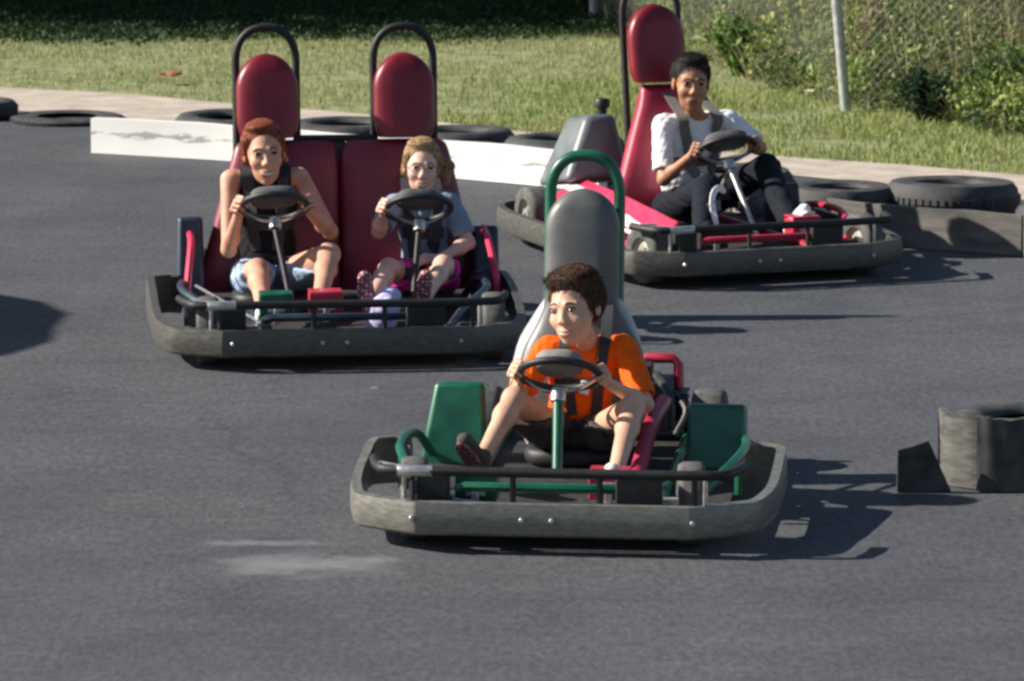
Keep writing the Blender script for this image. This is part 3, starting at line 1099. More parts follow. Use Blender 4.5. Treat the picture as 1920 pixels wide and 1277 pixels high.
def make_kart(name, label, loc, yaw, sp):
    root = empty(name, (loc[0], loc[1], 0), yaw)
    tag(root, label, "go-kart", sp.get('group'))
    W = sp['W']
    fr = sp['frame']
    make_bumper(root, W, sp.get('side_end', -.05), sp.get('closed', False), sp.get('bumper', 'bumper'))
    # floor and chassis
    mb = MB()
    f = [(-.40, -.80), (.40, -.80), (W - .12, -.62), (W - .10, .60), (.34, .85), (-.34, .85), (-W + .10, .60), (-W + .12, -.62)]
    mb.add([(x, y, .075) for x, y in f] + [(x, y, .088) for x, y in f], [tuple(range(8))[::-1], tuple(range(8, 16))] + [(i, (i + 1) % 8, 8 + (i + 1) % 8, 8 + i) for i in range(8)])
    mb.build("floor_pan", 'inner', root, bevel=.004)
    mb = MB()
    for x in (-.30, .30):
        mb.tube([(x, -.84, .10), (x, .86, .10)], .017, 8)
    for g in (-1, 1):
        mb.tube([(g * .40, -.66, .12), (g * .46, -.55, .17), (g * (W - .09), -.30, .215), (g * (W - .10), .02, .20), (g * (W - .14), .10, .12)], .015, 8, smooth=4)
        mb.tube([(g * (W - .10), -.33, .21), (g * (W - .10), -.34, .09)], .012, 8)
    mb.tube([(-.30, -.78, .175), (-.27, -.79, .185), (.22, -.79, .185), (.25, -.78, .175)], .015, 8)
    mb.tube([(-.30, .84, .10), (.30, .84, .10)], .017, 8)
    mb.build("chassis_frame", fr, root)
    mb = MB().tube([(-.28, -.82, .125), (.26, -.82, .125)], .010, 8)
    for g in (-1, 1):
        mb.tube([(g * .08, -.74, .11), (g * .36, -.70, .13)], .007, 6)
        mb.box((g * .34, -.70, .12), (.05, .03, .05))
        mb.tube([(g * (W - .17), -.83, .10), (g * (W - .17), -.83, .24)], .008, 6)
    mb.build("tie_rod", 'steel', root, bevel=.002)
    # front bar
    zb = .245
    mb = MB().tube([(-W + .06, -.68, zb), (-W + .09, -.80, zb), (-W + .17, -.862, zb), (0, -.868, zb), (W - .17, -.862, zb), (W - .09, -.80, zb), (W - .06, -.68, zb)], .0155, 10, smooth=4)
    for x in (-W + .20, -.12, .14, W - .2):
        mb.tube([(x, -.866, zb), (x, -.872, .12)], .009, 8)
    bar = mb.build("front_bar", 'black_metal', root)
    mb = MB().tube([(-W + .095, -.806, zb), (-W + .17, -.8635, zb), (-W + .26, -.8655, zb)], .0175, 10, smooth=3)
    mb.build("sleeve", 'steel', bar)  # bright end piece: sunlight on the bar's left end put into colour
    for g, px in ((-1, sp['ftx'][0]), (1, sp['ftx'][1])):
        make_wheel(root, px, -.675, .125, .085, math.radians(sp.get('steer', 0)))
        mb = MB().box((px * .86, -.675, .125), (.10, .03, .03))
        mb.build("stub_axle", 'black_metal', root, bevel=.004)
    for g in (-1, 1):
        make_wheel(root, g * sp['rtx'], .64, .125, .115)
    MB().tube([(-sp['rtx'], .64, .126), (sp['rtx'], .64, .126)], .014, 10).build("rear_axle", 'black_metal', root)
    mb = MB().box((-W + .25, -.775, .165), (.10, .06, .11)).box((W - .37, -.79, .17), (.14, .05, .12))
    mb.box((-.02, -.845, .105), (W * 1.1, .012, .07))
    mb.build("front_plate", 'black_plastic', root, bevel=.005)
    # side pods
    for (xa, xb, y0, z0, z1, dp, lean) in sp['pods']:
        mb = MB()
        vs = []
        for yy in (y0, y0 + dp):
            k = 0 if yy == y0 else 1
            for x, z in ((xa, z0), (xb, z0), (xb - lean * .3, z1 - .02 * k), (xa + lean, z1 - .02 * k)):
                vs.append((x, yy + (z - z0) * .25 * (1 - k), z))
        mb.add(vs, [(0, 1, 2, 3), (7, 6, 5, 4), (0, 4, 5, 1), (1, 5, 6, 2), (2, 6, 7, 3), (3, 7, 4, 0)])
        mb.build("side_pod", sp['podm'], root, bevel=.016)
    # seats
    for st in sp['seats']:
        if 'shell' in st:
            loft(st['shell'], dense=4).build("seat_shell", st['shellm'], root, angle=60)
        loft(st['back'], dense=4).build("seat_back", st['m'], root, angle=60)
        c = st['c']
        mb = loft([(.088, .17, c - .13, c + .13, .22), (.10, .17, c - .155, c + .155, .28), (.125, .17, c - .16, c + .16, .29), (.145, .17, c - .15, c + .15, .27), (.15, .17, c - .12, c + .12, .22)], dense=2)
        mb.build("seat_cushion", st.get('cm', 'black_plastic'), root, angle=60)
        if 'rest' in st:
            loft(st['rest'], dense=3).build("headrest", st['restm'], root, angle=60)
        hw, zt = st['hoop']
        y1, y0 = .515, .42
        pts = [(c - hw, y0 - .02, .12), (c - hw, y0 + .02, .45), (c - hw, y1 - .01, zt - hw * 2.0)]
        for k in range(13):
            a = math.pi * (1 - k / 12)
            pts.append((c + hw * math.copysign(abs(math.cos(a)) ** .86, math.cos(a)), y1, zt - hw * 1.15 + hw * 1.15 * math.sin(a) ** .9 if 0 < k < 12 else zt - hw * 1.15))
        pts += [(c + hw, y1 - .01, zt - hw * 2.0), (c + hw, y0 + .02, .45), (c + hw, y0 - .02, .12)]
        MB().tube(pts, st.get('hr', .0155), 12, smooth=3).build("roll_hoop", st['hoopm'], root)
    for s_ in sp['steering']:
        make_steering(root, **s_)
    for p in sp['pedals']:
        make_pedal(root, *p)
    # engine behind the seats
    ex = sp.get('engine', .12)
    mb = MB().box((ex, .66, .20), (.22, .20, .16)).box((ex - .02, .66, .30), (.12, .12, .06))
    for k in range(5):
        mb.box((ex + .13, .66, .15 + k * .022), (.06, .13, .008))
    mb.build("engine", 'black_plastic', root, bevel=.006)
    return root


def dome_rest(c, z0, z1, hw):
    return domed(z0, z1, .405, .475, hw, c, .10, round_=hw * 1.15, bot=.05)


K1 = dict(loc=(0.213, 14.91), yaw=math.radians(-6))
K2 = dict(loc=(-.698, 18.27), yaw=math.radians(6))
K3 = dict(loc=(.79, 20.36), yaw=math.radians(20))

# green single-seater
c1 = -.03
back1 = [(.12, .30, c1 - .15, c1 + .16, .08), (.20, .32, c1 - .19, c1 + .20, .12), (.32, .345, c1 - .205, c1 + .215, .13), (.42, .365, c1 - .185, c1 + .20, .12), (.50, .38, c1 - .145, c1 + .155, .11), (.56, .39, c1 - .122, c1 + .125, .11)]
back1 += [(z, y, a, b, t) for z, y, a, b, t in domed(.60, .93, .40, .455, .120, c1, .11, round_=.125, bot=.0)]
shell1 = [(.10, .36, c1 - .17, c1 + .17, .10), (.25, .38, c1 - .232, c1 + .215, .15), (.42, .41, c1 - .212, c1 + .195, .15), (.52, .425, c1 - .16, c1 + .16, .12), (.58, .43, c1 - .12, c1 + .12, .10)]
kart1 = make_kart("go_kart", "green single-seat go-kart nearest the camera with a grey padded seat", K1['loc'], K1['yaw'], dict(
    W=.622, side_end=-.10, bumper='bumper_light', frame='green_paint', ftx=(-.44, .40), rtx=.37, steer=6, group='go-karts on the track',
    pods=[(-.525, -.305, .10, .075, .340, .20, .045), (.335, .52, .02, .09, .30, .18, .0)], podm='green_paint', engine=.14,
    seats=[dict(c=c1, m='grey_pad', back=back1, shell=shell1, shellm='grey_shell', hoop=(.112, 1.032), hoopm='green_paint', hr=.019)],
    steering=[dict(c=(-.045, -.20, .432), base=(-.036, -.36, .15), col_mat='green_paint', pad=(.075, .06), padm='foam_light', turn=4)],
    pedals=[(-.255, -.66, .10, 'green_paint'), (.15, -.66, .115, 'red_paint')]))
mb = MB().tube([(.10, .72, .10), (.135, .72, .20), (.14, .72, .32), (.155, .72, .338), (.245, .72, .338), (.262, .72, .32), (.262, .72, .20), (.262, .72, .10)], .017, 10)
mb.build("engine_guard", 'red_paint', kart1)
mb = MB().tube([(.25, .22, .28), (.225, .02, .24), (.205, -.30, .13), (.20, -.40, .10)], .026, 10, smooth=4)
mb.build("leg_guard", 'burgundy_pale', kart1)
mb = MB().tube([(.20, .60, .30), (.25, .45, .26), (.26, .40, .16)], .016, 8, smooth=4).tube([(.22, .62, .26), (.30, .55, .20), (.27, .5, .12)], .012, 8, smooth=4)
mb.build("hose", 'black_plastic', kart1)


def bench_back(xl0, xl1, xr0, xr1):
    z = [.12, .20, .35, .50, .62, .68, .70]
    y = [.33, .34, .365, .39, .405, .415, .42]
    out = []
    for i in range(7):
        u = min(1, max(0, (z[i] - .15) / .5))
        k = (1.0, 1, 1, 1, .99, .93, .80)[i]
        a = xl0 + (xl1 - xl0) * u; b = xr0 + (xr1 - xr0) * u
        m_, h_ = (a + b) / 2, (b - a) / 2
        out.append((z[i], y[i], m_ - h_ * k, m_ + h_ * k, (.06, .10, .12, .12, .11, .08, .04)[i]))
    return out


kart2 = make_kart("go_kart", "double go-kart with two tall burgundy headrests carrying a woman and a girl", K2['loc'], K2['yaw'], dict(
    W=.665, side_end=.20, frame='navy_paint', ftx=(-.50, .56), rtx=.50, steer=-3, group='go-karts on the track',
    pods=[(-.585, -.475, .18, .085, .425, .22, .01), (.575, .675, .18, .09, .375, .22, .0)], podm='navy_paint', engine=.02,
    seats=[dict(c=-.215, m='maroon_back', back=bench_back(-.50, -.355, .060, .060), rest=dome_rest(-.215, .715, 1.035, .122), restm='burgundy', hoop=(.118, 1.135), hoopm='black_metal'),
           dict(c=.325, m='maroon_back', back=bench_back(.066, .066, .61, .50), rest=dome_rest(.322, .712, 1.035, .122), restm='burgundy', hoop=(.118, 1.135), hoopm='black_metal')],
    steering=[dict(c=(-.222, -.13, .512), base=(-.171, -.40, .15), col_mat='black_metal', pad=(.092, .055), turn=6),
              dict(c=(.328, -.13, .496), base=(.290, -.33, .14), col_mat='black_metal', pad=(.085, .05), turn=-4)],
    pedals=[(-.247, -.70, .16, 'green_paint'), (-.063, -.70, .165, 'red_paint')]))
mb = MB().tube([(-.10, .43, .705), (.20, .43, .705)], .014, 8)
mb.build("cross_bar", 'black_metal', kart2)
MB().box((.063, .43, .40), (.06, .03, .58)).build("seat_divider", 'black_plastic', kart2, bevel=.004)
for g, xx in ((-1, -.53), (1, .62)):
    MB().tube([(xx, .30, .36), (xx - g * .0, .10, .34), (xx + g * .02, -.02, .20), (xx + g * .02, -.05, .10)], .014, 8, smooth=4).build("seat_rail", 'pink_paint', kart2)
MB().tube([(-.52, -.05, .20), (-.30, -.62, .14)], .006, 6).build("brake_rod", 'steel', kart2)

# red single-seater
c3 = -.015
back3 = bench_back(c3 - .25, c3 - .09, c3 + .25, c3 + .11)
kart3 = make_kart("go_kart", "red single-seat go-kart at the back with a grey engine cover and burgundy seat", K3['loc'], K3['yaw'], dict(
    W=.625, closed=True, frame='red_paint', ftx=(-.49, .47), rtx=.50, steer=10, group='go-karts on the track',
    pods=[(-.50, -.40, -.10, .09, .18, .10, .0), (.40, .52, .05, .09, .29, .16, .0)], podm='black_plastic', engine=.16,
    seats=[dict(c=c3, m='burgundy_pale', back=back3, rest=dome_rest(c3, .715, 1.045, .130), restm='burgundy', hoop=(.128, 1.15), hoopm='black_metal')],
    steering=[dict(c=(.07, -.15, .478), base=(.10, -.44, .13), col_mat='steel', two=True, pad=(.095, .058), turn=14)],
    pedals=[(-.20, -.68, .12, 'black_metal'), (.215, -.68, .15, 'red_paint')]))
# engine cover: sloped hood behind the seat with a black cap
mb = MB().add([(-.40, .52, .28), (-.10, .52, .28), (-.14, .60, .56), (-.27, .60, .56), (-.42, .86, .22), (-.08, .86, .22), (-.12, .80, .53), (-.30, .80, .53)],
              [(0, 1, 2, 3), (7, 6, 5, 4), (0, 4, 5, 1), (1, 5, 6, 2), (2, 6, 7, 3), (3, 7, 4, 0)])
ec = mb.build("engine_cover", 'cover', kart3, bevel=.03)
MB().lathe([(.022, 0), (.022, .03), (.034, .035), (.036, .06), (.028, .072), (0.002, .075)], (-.15, .74, .54), 'z', 20).build("filler_cap", 'black_plastic', ec)
mb = MB().add([(-.46, .60, .20), (-.30, .60, .29), (-.30, .05, .275), (-.46, .05, .17), (-.40, -.45, .12), (-.26, -.45, .225), (-.46, .60, .09), (-.30, .60, .09), (-.30, .05, .09), (-.46, .05, .09), (-.40, -.45, .09), (-.26, -.45, .09)],
              [(0, 1, 2, 3), (3, 2, 5, 4), (0, 3, 9, 6), (3, 4, 10, 9), (1, 7, 8, 2), (2, 8, 11, 5), (0, 6, 7, 1), (4, 5, 11, 10), (6, 9, 8, 7), (9, 10, 11, 8)])
sb = mb.build("side_body", 'pink_paint', kart3, bevel=.012)
MB().ribbon([(-.405, .02, .209), (-.372, -.28, .176)], .07, .003, (-.4, 0, .9)).build("decal", 'white', sb)
MB().ribbon([(-.37, .56, .252), (-.365, .30, .243)], .045, .003, (-.5, 0, .9)).build("decal", 'white', sb)

# ------------------------------------------------------------------ the four people in the karts
def hand_on(c, phi, side, q, turn=0, dmix=.55, **kw):
    G = rim_point(c, phi, .125)
    a = math.radians(phi)
    radial = WHEEL_U * math.cos(a) + WHEEL_V * math.sin(a)
    n = -radial * .8 + Vector((0, -.1, -.45))
    d = Vector((0, -.75, .45)) + radial * .25
    tang = WHEEL_V
    return grip(G, n, d, q), dict(d=d, n=n, side=Vector((0, .3, .8)) - radial * .3, curl=(62, 82, 48), q=q)


def seat_person(label, K, sp, cw, phiA, phiB, qh):
    if phiA is not None:
        sp['wrA'], sp['handA'] = hand_on(cw, phiA, 'A', qh)
    if phiB is not None:
        sp['wrB'], sp['handB'] = hand_on(cw, phiB, 'B', qh)
    return person(label, K['loc'], K['yaw'], sp)


P1 = dict(q=.74, S=1.04, hip=(-.025, .17, .170), neck=(0, .1, .5), shA=(-.118, .15, .450), shB=(.128, .17, .458), elA=(-.200, .00, .315), elB=(.205, .04, .300),
          knA=(-.190, -.16, .345), knB=(.180, -.17, .325), anA=(-.268, -.40, .195), anB=(.150, -.48, .155), toeA=(-.308, -.475, .275), toeB=(.155, -.60, .215),
          head=(-.018, .045, .604), face=(-.38, -.92, -.05), roll=math.radians(7), hair='hair_brown', style='tousled', skin='skin_light', lip='lip', smile=.4, squint=.7, gaze=.4, seed=3,
          shirt=dict(mat='orange', sleeve=.80), trousers=dict(mat='charcoal', len=1.0, bag=.012), shoeA=dict(mat='charcoal', sole='stripe_sole'), shoeB=dict(mat='sock', sole='white'))
b1 = seat_person("dark-haired boy in an orange t-shirt driving the green kart, looking aside", K1, P1, (-.045, -.20, .432), 172, -4, .80)

P2 = dict(child=.2, slim=.93, q=.85, S=1.06, hip=(-.225, .235, .185), neck=(0, .1, .5), shA=(-.375, .215, .575), shB=(-.10, .215, .58), elA=(-.385, .11, .315), elB=(.005, .07, .385),
          knA=(-.290, -.18, .275), knB=(-.02, -.20, .335), anA=(-.285, -.56, .17), anB=(-.085, -.58, .185), toeA=(-.27, -.64, .235), toeB=(-.075, -.645, .245),
          head=(-.247, .09, .690), face=(.04, -1, -.02), roll=math.radians(4), hair='hair_auburn', style='back', skin='skin_tan', lip='lip', smile=.85, squint=.55, seed=11,
          shirt=dict(mat='black_cotton', sleeve=0, tank=True), trousers=dict(mat='denim', len=.82), shoeA=dict(mat='white_cotton', sole='white'), shoeB=dict(mat='white_cotton', sole='white'))
b2 = seat_person("auburn-haired woman in a black sleeveless top smiling behind a kart wheel", K2, P2, (-.222, -.13, .512), 180, 0, .90)

G2 = dict(brow='brow_fair', lash='brow', q=.76, S=.93, hip=(.385, .20, .180), neck=(0, .1, .5), shA=(.262, .20, .465), shB=(.480, .20, .470), elA=(.190, .05, .385), elB=(.545, .13, .325),
          knA=(.215, -.12, .265), knB=(.425, -.12, .275), anA=(.115, -.46, .185), anB=(.315, -.46, .185), toeA=(.095, -.51, .295), toeB=(.325, -.51, .295),
          head=(.362, .095, .628), face=(-.03, -1, -.03), roll=math.radians(-3), hair='hair_blonde', style='back', ponytail=-1, skin='skin_pale', lip='lip', smile=.6, squint=.52, seed=21, glasses=True,
          shirt=dict(mat='greyblue', sleeve=.72), trousers=dict(mat='pink_cotton', len=.70), shoeA=dict(mat='sole', sole='sole'), shoeB=dict(mat='sole', sole='sole'),
          wrB=(.420, -.01, .285), handB=dict(d=(-.9, -.35, .1), n=(-.1, .4, -.9), curl=(28, 35, 25), side=(0, -1, .3), q=.76))
g2 = seat_person("blonde girl with glasses in a grey-blue t-shirt beside the woman", K2, G2, (.328, -.13, .496), 176, None, .78)

P3 = dict(q=.79, S=1.05, hip=(.02, .20, .185), neck=(0, .1, .5), shA=(-.080, .20, .550), shB=(.225, .19, .560), elA=(-.125, .07, .330), elB=(.305, .03, .455),
          knA=(-.035, -.19, .315), knB=(.265, -.13, .385), anA=(-.16, -.46, .165), anB=(.215, -.52, .195), toeA=(-.17, -.55, .215), toeB=(.235, -.61, .275),
          child=.6, head=(.022, .125, .732), face=(-.24, -.97, -.03), roll=math.radians(-3), hair='hair_black', style='short', skin='skin_brown', lip='lip_brown', smile=0, squint=.62, seed=31,
          shirt=dict(mat='white_cotton', sleeve=.78), trousers=dict(mat='navy_cotton', len=2, name='trousers'), shoeA=dict(mat='black_cotton', sole='inner'), shoeB=dict(mat='white_cotton', sole='white'))
b3 = seat_person("black-haired boy in a white t-shirt and dark trousers driving the red kart", K3, P3, (.07, -.15, .478), 186, 12, .84)
# side stripe of the trousers
bv = BVHTree.FromPolygons([tuple(p) for p in b3[3][0]], [tuple(int(i) for i in f) for f in b3[3][1]])
pts, nn = [], []
for x_, z_ in ((-.098, .165), (-.097, .20), (-.092, .243), (-.077, .283), (-.048, .312), (-.012, .326), (.020, .318), (.045, .298)):
    h = bv.ray_cast(Vector((x_, -.8, z_)), Vector((0, 1, 0)), 1.2)
    if h[0] is None: h = bv.find_nearest(Vector((x_, -.25, z_)))
    pts.append(h[0] + h[1] * .002); nn.append(h[1])


def stripe_n(p):
    i = min(range(len(pts)), key=lambda k: (pts[k] - p).length)
    return nn[i]
MB().ribbon([p + Vector((0, -.004, 0)) for p in pts], .026, .006, (0, -1, .1), smooth=5).build("trouser_stripe", 'white_cotton', b3[0])


# ------------------------------------------------------------------ harness straps, draped over the clothes
def drape(body, parent, pts, width, m, name="seat_belt", off=.007, anchor0=None, anchor1=None):
    (SV, SF), (V, F), (TV, TF) = body[1], body[2], body[3]
    b1_ = BVHTree.FromPolygons([tuple(p) for p in SV], [tuple(int(i) for i in f) for f in SF])
    b2_ = BVHTree.FromPolygons([tuple(p) for p in TV], [tuple(int(i) for i in f) for f in TF])
    out, ns = [], []
    for x, z in pts:
        o = Vector((x, -.6, z))
        best = None
        for b in (b1_, b2_):
            h = b.ray_cast(o, Vector((0, 1, 0)), 1.0)
            if h[0] is not None and (best is None or h[0].y < best[0].y): best = h
        if best is None or best[0].y > .36: continue
        if best[0].y < -.02 and b2_ is not None and z > .30: continue
        out.append(best[0] + Vector((0, -off, 0))); ns.append(best[1])
    if anchor0 is not None: out.insert(0, Vector(anchor0)); ns.insert(0, Vector((0, -.6, .8)))
    if anchor1 is not None: out.append(Vector(anchor1)); ns.append(ns[-1])
    def nf(p):
        i = min(range(len(out)), key=lambda k: (out[k] - p).length)
        n_ = ns[i]
        return n_ if n_.y < 0.5 else Vector((0, -1, 0.2))
    if len(out) < 3: return None
    return MB().ribbon(out, width, .004, nf, smooth=4).build(name, m, parent, angle=60)


def lin(a, b, n): return [(a[0] + (b[0] - a[0]) * i / (n - 1), a[1] + (b[1] - a[1]) * i / (n - 1)) for i in range(n)]


def harness(body, root, P, m='belt', w_=.042, buckle=True, tagm=None):
    sA, sB = Vector(P['shA']), Vector(P['shB'])
    mx = (sA.x + sB.x) / 2
    zt = min(sA.z, sB.z)
    zl = P['hip'][2] + (zt - P['hip'][2]) * .30
    for s_ in (sA, sB):
        x0 = mx + (s_.x - mx) * .52
        drape(body, root, lin((x0, zt + .035), (mx + (s_.x - mx) * .30, zl), 8), w_, m, anchor0=(mx + (s_.x - mx) * .45, .36, zt + .12))
    drape(body, root, lin((sA.x + .03, zl + .10), (sB.x - .03, zl + .10), 7), w_ * .9, m, name="chest_strap")
    drape(body, root, lin((P['hip'][0] - .15 * P['q'], zl - .03), (P['hip'][0] + .15 * P['q'], zl - .03), 7), w_, m, name="lap_belt")


harness(b1, kart1, P1, 'belt', .034)
harness(b2, kart2, P2, 'belt', .045)
harness(g2, kart2, G2, 'belt', .050)
harness(b3, kart3, P3, 'grey_belt', .045)
mb = MB().box((.010, .075, .345), (.030, .012, .042), Matrix.Rotation(.2, 3, 'Y'))
mb.build("buckle_tag", 'tag', kart1, bevel=.003)
# lavender cloth and white sock-like bundle between the girl's feet
cl = SDF((.08, -.66, .07), (.26, -.40, .36), .004)
cl.ell((.168, -.56, .185), (.052, .05, .050), k=.02).ell((.19, -.53, .225), (.035, .04, .03), k=.02).ell((.15, -.52, .12), (.06, .06, .045), k=.02)
ob, V_, F_ = sdf_obj(cl, "cloth_bundle", 'lavender', None, 2, wr=.012, seed=9, f=60)
ob.location = (K2['loc'][0], K2['loc'][1], 0)
ob.rotation_euler = (0, 0, K2['yaw'])
tag(ob, "pale lavender cloth bundle on the kart floor between the girl's feet", "cloth")


# ------------------------------------------------------------------ ground, track, verge
def asphalt_mat():
    m = bpy.data.materials.new("asphalt")
    m.use_nodes = True
    n = m.node_tree; L = n.links
    b = n.nodes["Principled BSDF"]
    tc = n.nodes.new("ShaderNodeTexCoord")

    def noise(scale, detail=5, stretch=(1, 1, 1), rough=.6, dist=0):
        mp = n.nodes.new("ShaderNodeMapping"); mp.inputs['Scale'].default_value = stretch
        L.new(tc.outputs['Object'], mp.inputs[0])
        z = n.nodes.new("ShaderNodeTexNoise"); z.inputs['Scale'].default_value = scale; z.inputs['Detail'].default_value = detail
        z.inputs['Roughness'].default_value = rough; z.inputs['Distortion'].default_value = dist
        L.new(mp.outputs[0], z.inputs['Vector'])
        return z.outputs[0]

    def rampc(src, p0, p1, c0, c1):
        r = n.nodes.new("ShaderNodeValToRGB")
        r.color_ramp.elements[0].position, r.color_ramp.elements[1].position = p0, p1
        r.color_ramp.elements[0].color, r.color_ramp.elements[1].color = (*c0, 1), (*c1, 1)
        L.new(src, r.inputs[0]); return r.outputs[0]

    def mul(a, bb, f=1.0, mode='MULTIPLY'):
        x = n.nodes.new("ShaderNodeMix"); x.data_type = 'RGBA'; x.blend_type = mode; x.inputs[0].default_value = f
        L.new(a, x.inputs[6]); L.new(bb, x.inputs[7]); return x.outputs[2]
    base = rampc(noise(1.1, 6, (1, 1, 1)), .3, .7, (.056, .060, .069), (.080, .084, .093))
    patch = rampc(noise(.7, 3, (1, .6, 1), dist=1.5), .52, .66, (1, 1, 1), (.84, .86, .90))
    streak = rampc(noise(6, 8, (1, .8, 1), rough=.75), .34, .66, (.88, .88, .88), (1.10, 1.10, 1.10))
    agg = rampc(noise(240, 3), .36, .66, (.62, .62, .64), (1.5, 1.48, 1.45))
    agg2 = rampc(noise(44, 5, (1, .38, 1), rough=.8), .36, .66, (.66, .66, .67), (1.38, 1.38, 1.37))
    brown = rampc(noise(.9, 3, dist=.8), .5, .7, (1, 1, 1), (1.06, 1.01, .98))
    c = mul(mul(mul(mul(mul(base, patch), streak), agg), agg2), brown)
    # sealed cracks and tyre marks
    v = n.nodes.new("ShaderNodeTexVoronoi"); v.feature = 'DISTANCE_TO_EDGE'; v.inputs['Scale'].default_value = .42
    mp = n.nodes.new("ShaderNodeMapping"); mp.inputs['Scale'].default_value = (.55, 1.5, 1); mp.inputs['Location'].default_value = (.3, .1, 0)
    nz = n.nodes.new("ShaderNodeTexNoise"); nz.inputs['Scale'].default_value = 2.5; nz.inputs['Detail'].default_value = 4
    L.new(tc.outputs['Object'], nz.inputs['Vector'])
    ad = n.nodes.new("ShaderNodeVectorMath"); ad.operation = 'ADD'
    sc_ = n.nodes.new("ShaderNodeVectorMath"); sc_.operation = 'SCALE'; sc_.inputs['Scale'].default_value = .35
    L.new(nz.outputs['Color'], sc_.inputs[0]); L.new(tc.outputs['Object'], ad.inputs[0]); L.new(sc_.outputs[0], ad.inputs[1])
    L.new(ad.outputs[0], mp.inputs[0]); L.new(mp.outputs[0], v.inputs['Vector'])
    crack = rampc(v.outputs['Distance'], .0010, .006, (.72, .72, .74), (1, 1, 1))
    c = mul(c, crack, .75)
    # scuff marks from tyres: long arcs
    wv = n.nodes.new("ShaderNodeTexWave"); wv.wave_type = 'RINGS'; wv.rings_direction = 'Z'; wv.inputs['Scale'].default_value = .42; wv.inputs['Distortion'].default_value = 1.2; wv.inputs['Detail'].default_value = 3; wv.inputs['Detail Scale'].default_value = .6
    mp2 = n.nodes.new("ShaderNodeMapping"); mp2.inputs['Location'].default_value = (3, -28, 0)
    L.new(tc.outputs['Object'], mp2.inputs[0]); L.new(mp2.outputs[0], wv.inputs['Vector'])
    c = mul(c, rampc(wv.outputs[0], .02, .12, (.86, .86, .88), (1, 1, 1)), .45)
    # dried pale spills
    for (px, py, rx, ry) in ((570, 1058, .36, .24), (490, 1018, .24, .07), (702, 727, .025, .04)):
        cx_, cy_ = gp(px, py)
        mpp = n.nodes.new("ShaderNodeMapping"); mpp.vector_type = 'TEXTURE'
        mpp.inputs['Location'].default_value = (cx_, cy_, 0); mpp.inputs['Scale'].default_value = (rx, ry, 1)
        L.new(tc.outputs['Object'], mpp.inputs[0])
        ln = n.nodes.new("ShaderNodeVectorMath"); ln.operation = 'LENGTH'; L.new(mpp.outputs[0], ln.inputs[0])
        nn_ = n.nodes.new("ShaderNodeMath"); nn_.operation = 'MULTIPLY_ADD'; nn_.inputs[1].default_value = 2.2
        L.new(noise(6, 6, (1, 1.0, 1), rough=.7), nn_.inputs[0]); L.new(ln.outputs['Value'], nn_.inputs[2])
        mk = rampc(nn_.outputs[0], 1.35, 1.9, (1, 1, 1), (0, 0, 0))
        mr_ = n.nodes.new("ShaderNodeMapRange"); mr_.inputs['From Min'].default_value = 1.2; mr_.inputs['From Max'].default_value = 2.0
        mr_.inputs['To Min'].default_value = .8; mr_.inputs['To Max'].default_value = 0
        L.new(nn_.outputs[0], mr_.inputs[0])
        x = n.nodes.new("ShaderNodeMix"); x.data_type = 'RGBA'
        L.new(mr_.outputs[0], x.inputs[0]); L.new(c, x.inputs[6]); x.inputs[7].default_value = (.20, .205, .21, 1)
        c = x.outputs[2]
    L.new(c, b.inputs['Base Color'])
    b.inputs['Roughness'].default_value = .82
    b.inputs['Specular IOR Level'].default_value = .35
    bp = n.nodes.new("ShaderNodeBump"); bp.inputs['Strength'].default_value = .55; bp.inputs['Distance'].default_value = .004
    L.new(noise(220, 3), bp.inputs['Height']); L.new(bp.outputs[0], b.inputs['Normal'])
    return m


M['asphalt'] = asphalt_mat()
M['stain'] = mat('pale_spill_on_asphalt', (.12, .12, .125), .85, scale=9, col2=(.19, .19, .195), bump=.3, bscale=200, contrast=(.4, .6))
M['soil'] = mat('dry_grassy_soil', (.12, .15, .06), .95, scale=7, col2=(.30, .29, .14), bump=.8, bscale=60, detail=10)
M['concrete'] = mat('pale_sandy_edge', (.36, .30, .25), .9, scale=6, col2=(.50, .43, .36), bump=.5, bscale=70)


def sheet(name, pts, z, m, kind='structure', edges=None):
    mb = MB()
    mb.add([(x, y, z) for x, y in pts], [tuple(range(len(pts)))])
    o = mb.build(name, m, None, smooth=False)
    return tag(o, kind=kind)


tag(MB().add([(-300, -100, -.012), (300, -100, -.012), (300, 600, -.012), (-300, 600, -.012)], [(0, 1, 2, 3)]).build("ground", 'soil', None, smooth=False), kind='structure')
edge_px = [(0, 203), (172, 214), (400, 232), (700, 254), (1050, 285), (1450, 322), (1690, 345), (1920, 372)]
edge = [gp(*p) for p in edge_px]
grass_px = [(0, 166), (250, 180), (400, 194), (640, 213), (860, 236), (1100, 264), (1300, 282), (1450, 296), (1690, 312), (1920, 332)]
gedge = [gp(*p) for p in grass_px]
edge = [(-12, edge[0][1] + 1.5), (-6, edge[0][1] + .8)] + edge + [(5, edge[-1][1] - 1.2), (12, edge[-1][1] - 6)]
gedge = [(-12, gedge[0][1] + 1.5), (-6, gedge[0][1] + .8)] + gedge + [(5, gedge[-1][1] - 1.0), (12, gedge[-1][1] - 5)]
sheet("track", [(-12, -2)] + edge + [(12, -2)], 0.0, 'asphalt')
sheet("sandy_strip", [(x, y - .10) for x, y in edge] + [(x, y + .05) for x, y in gedge[::-1]], .004, 'concrete')
def edge_y(line, x):
    for (x0, y0), (x1, y1) in zip(line, line[1:]):
        if x0 <= x <= x1: return y0 + (y1 - y0) * (x - x0) / (x1 - x0)
    return line[0][1] if x < line[0][0] else line[-1][1]


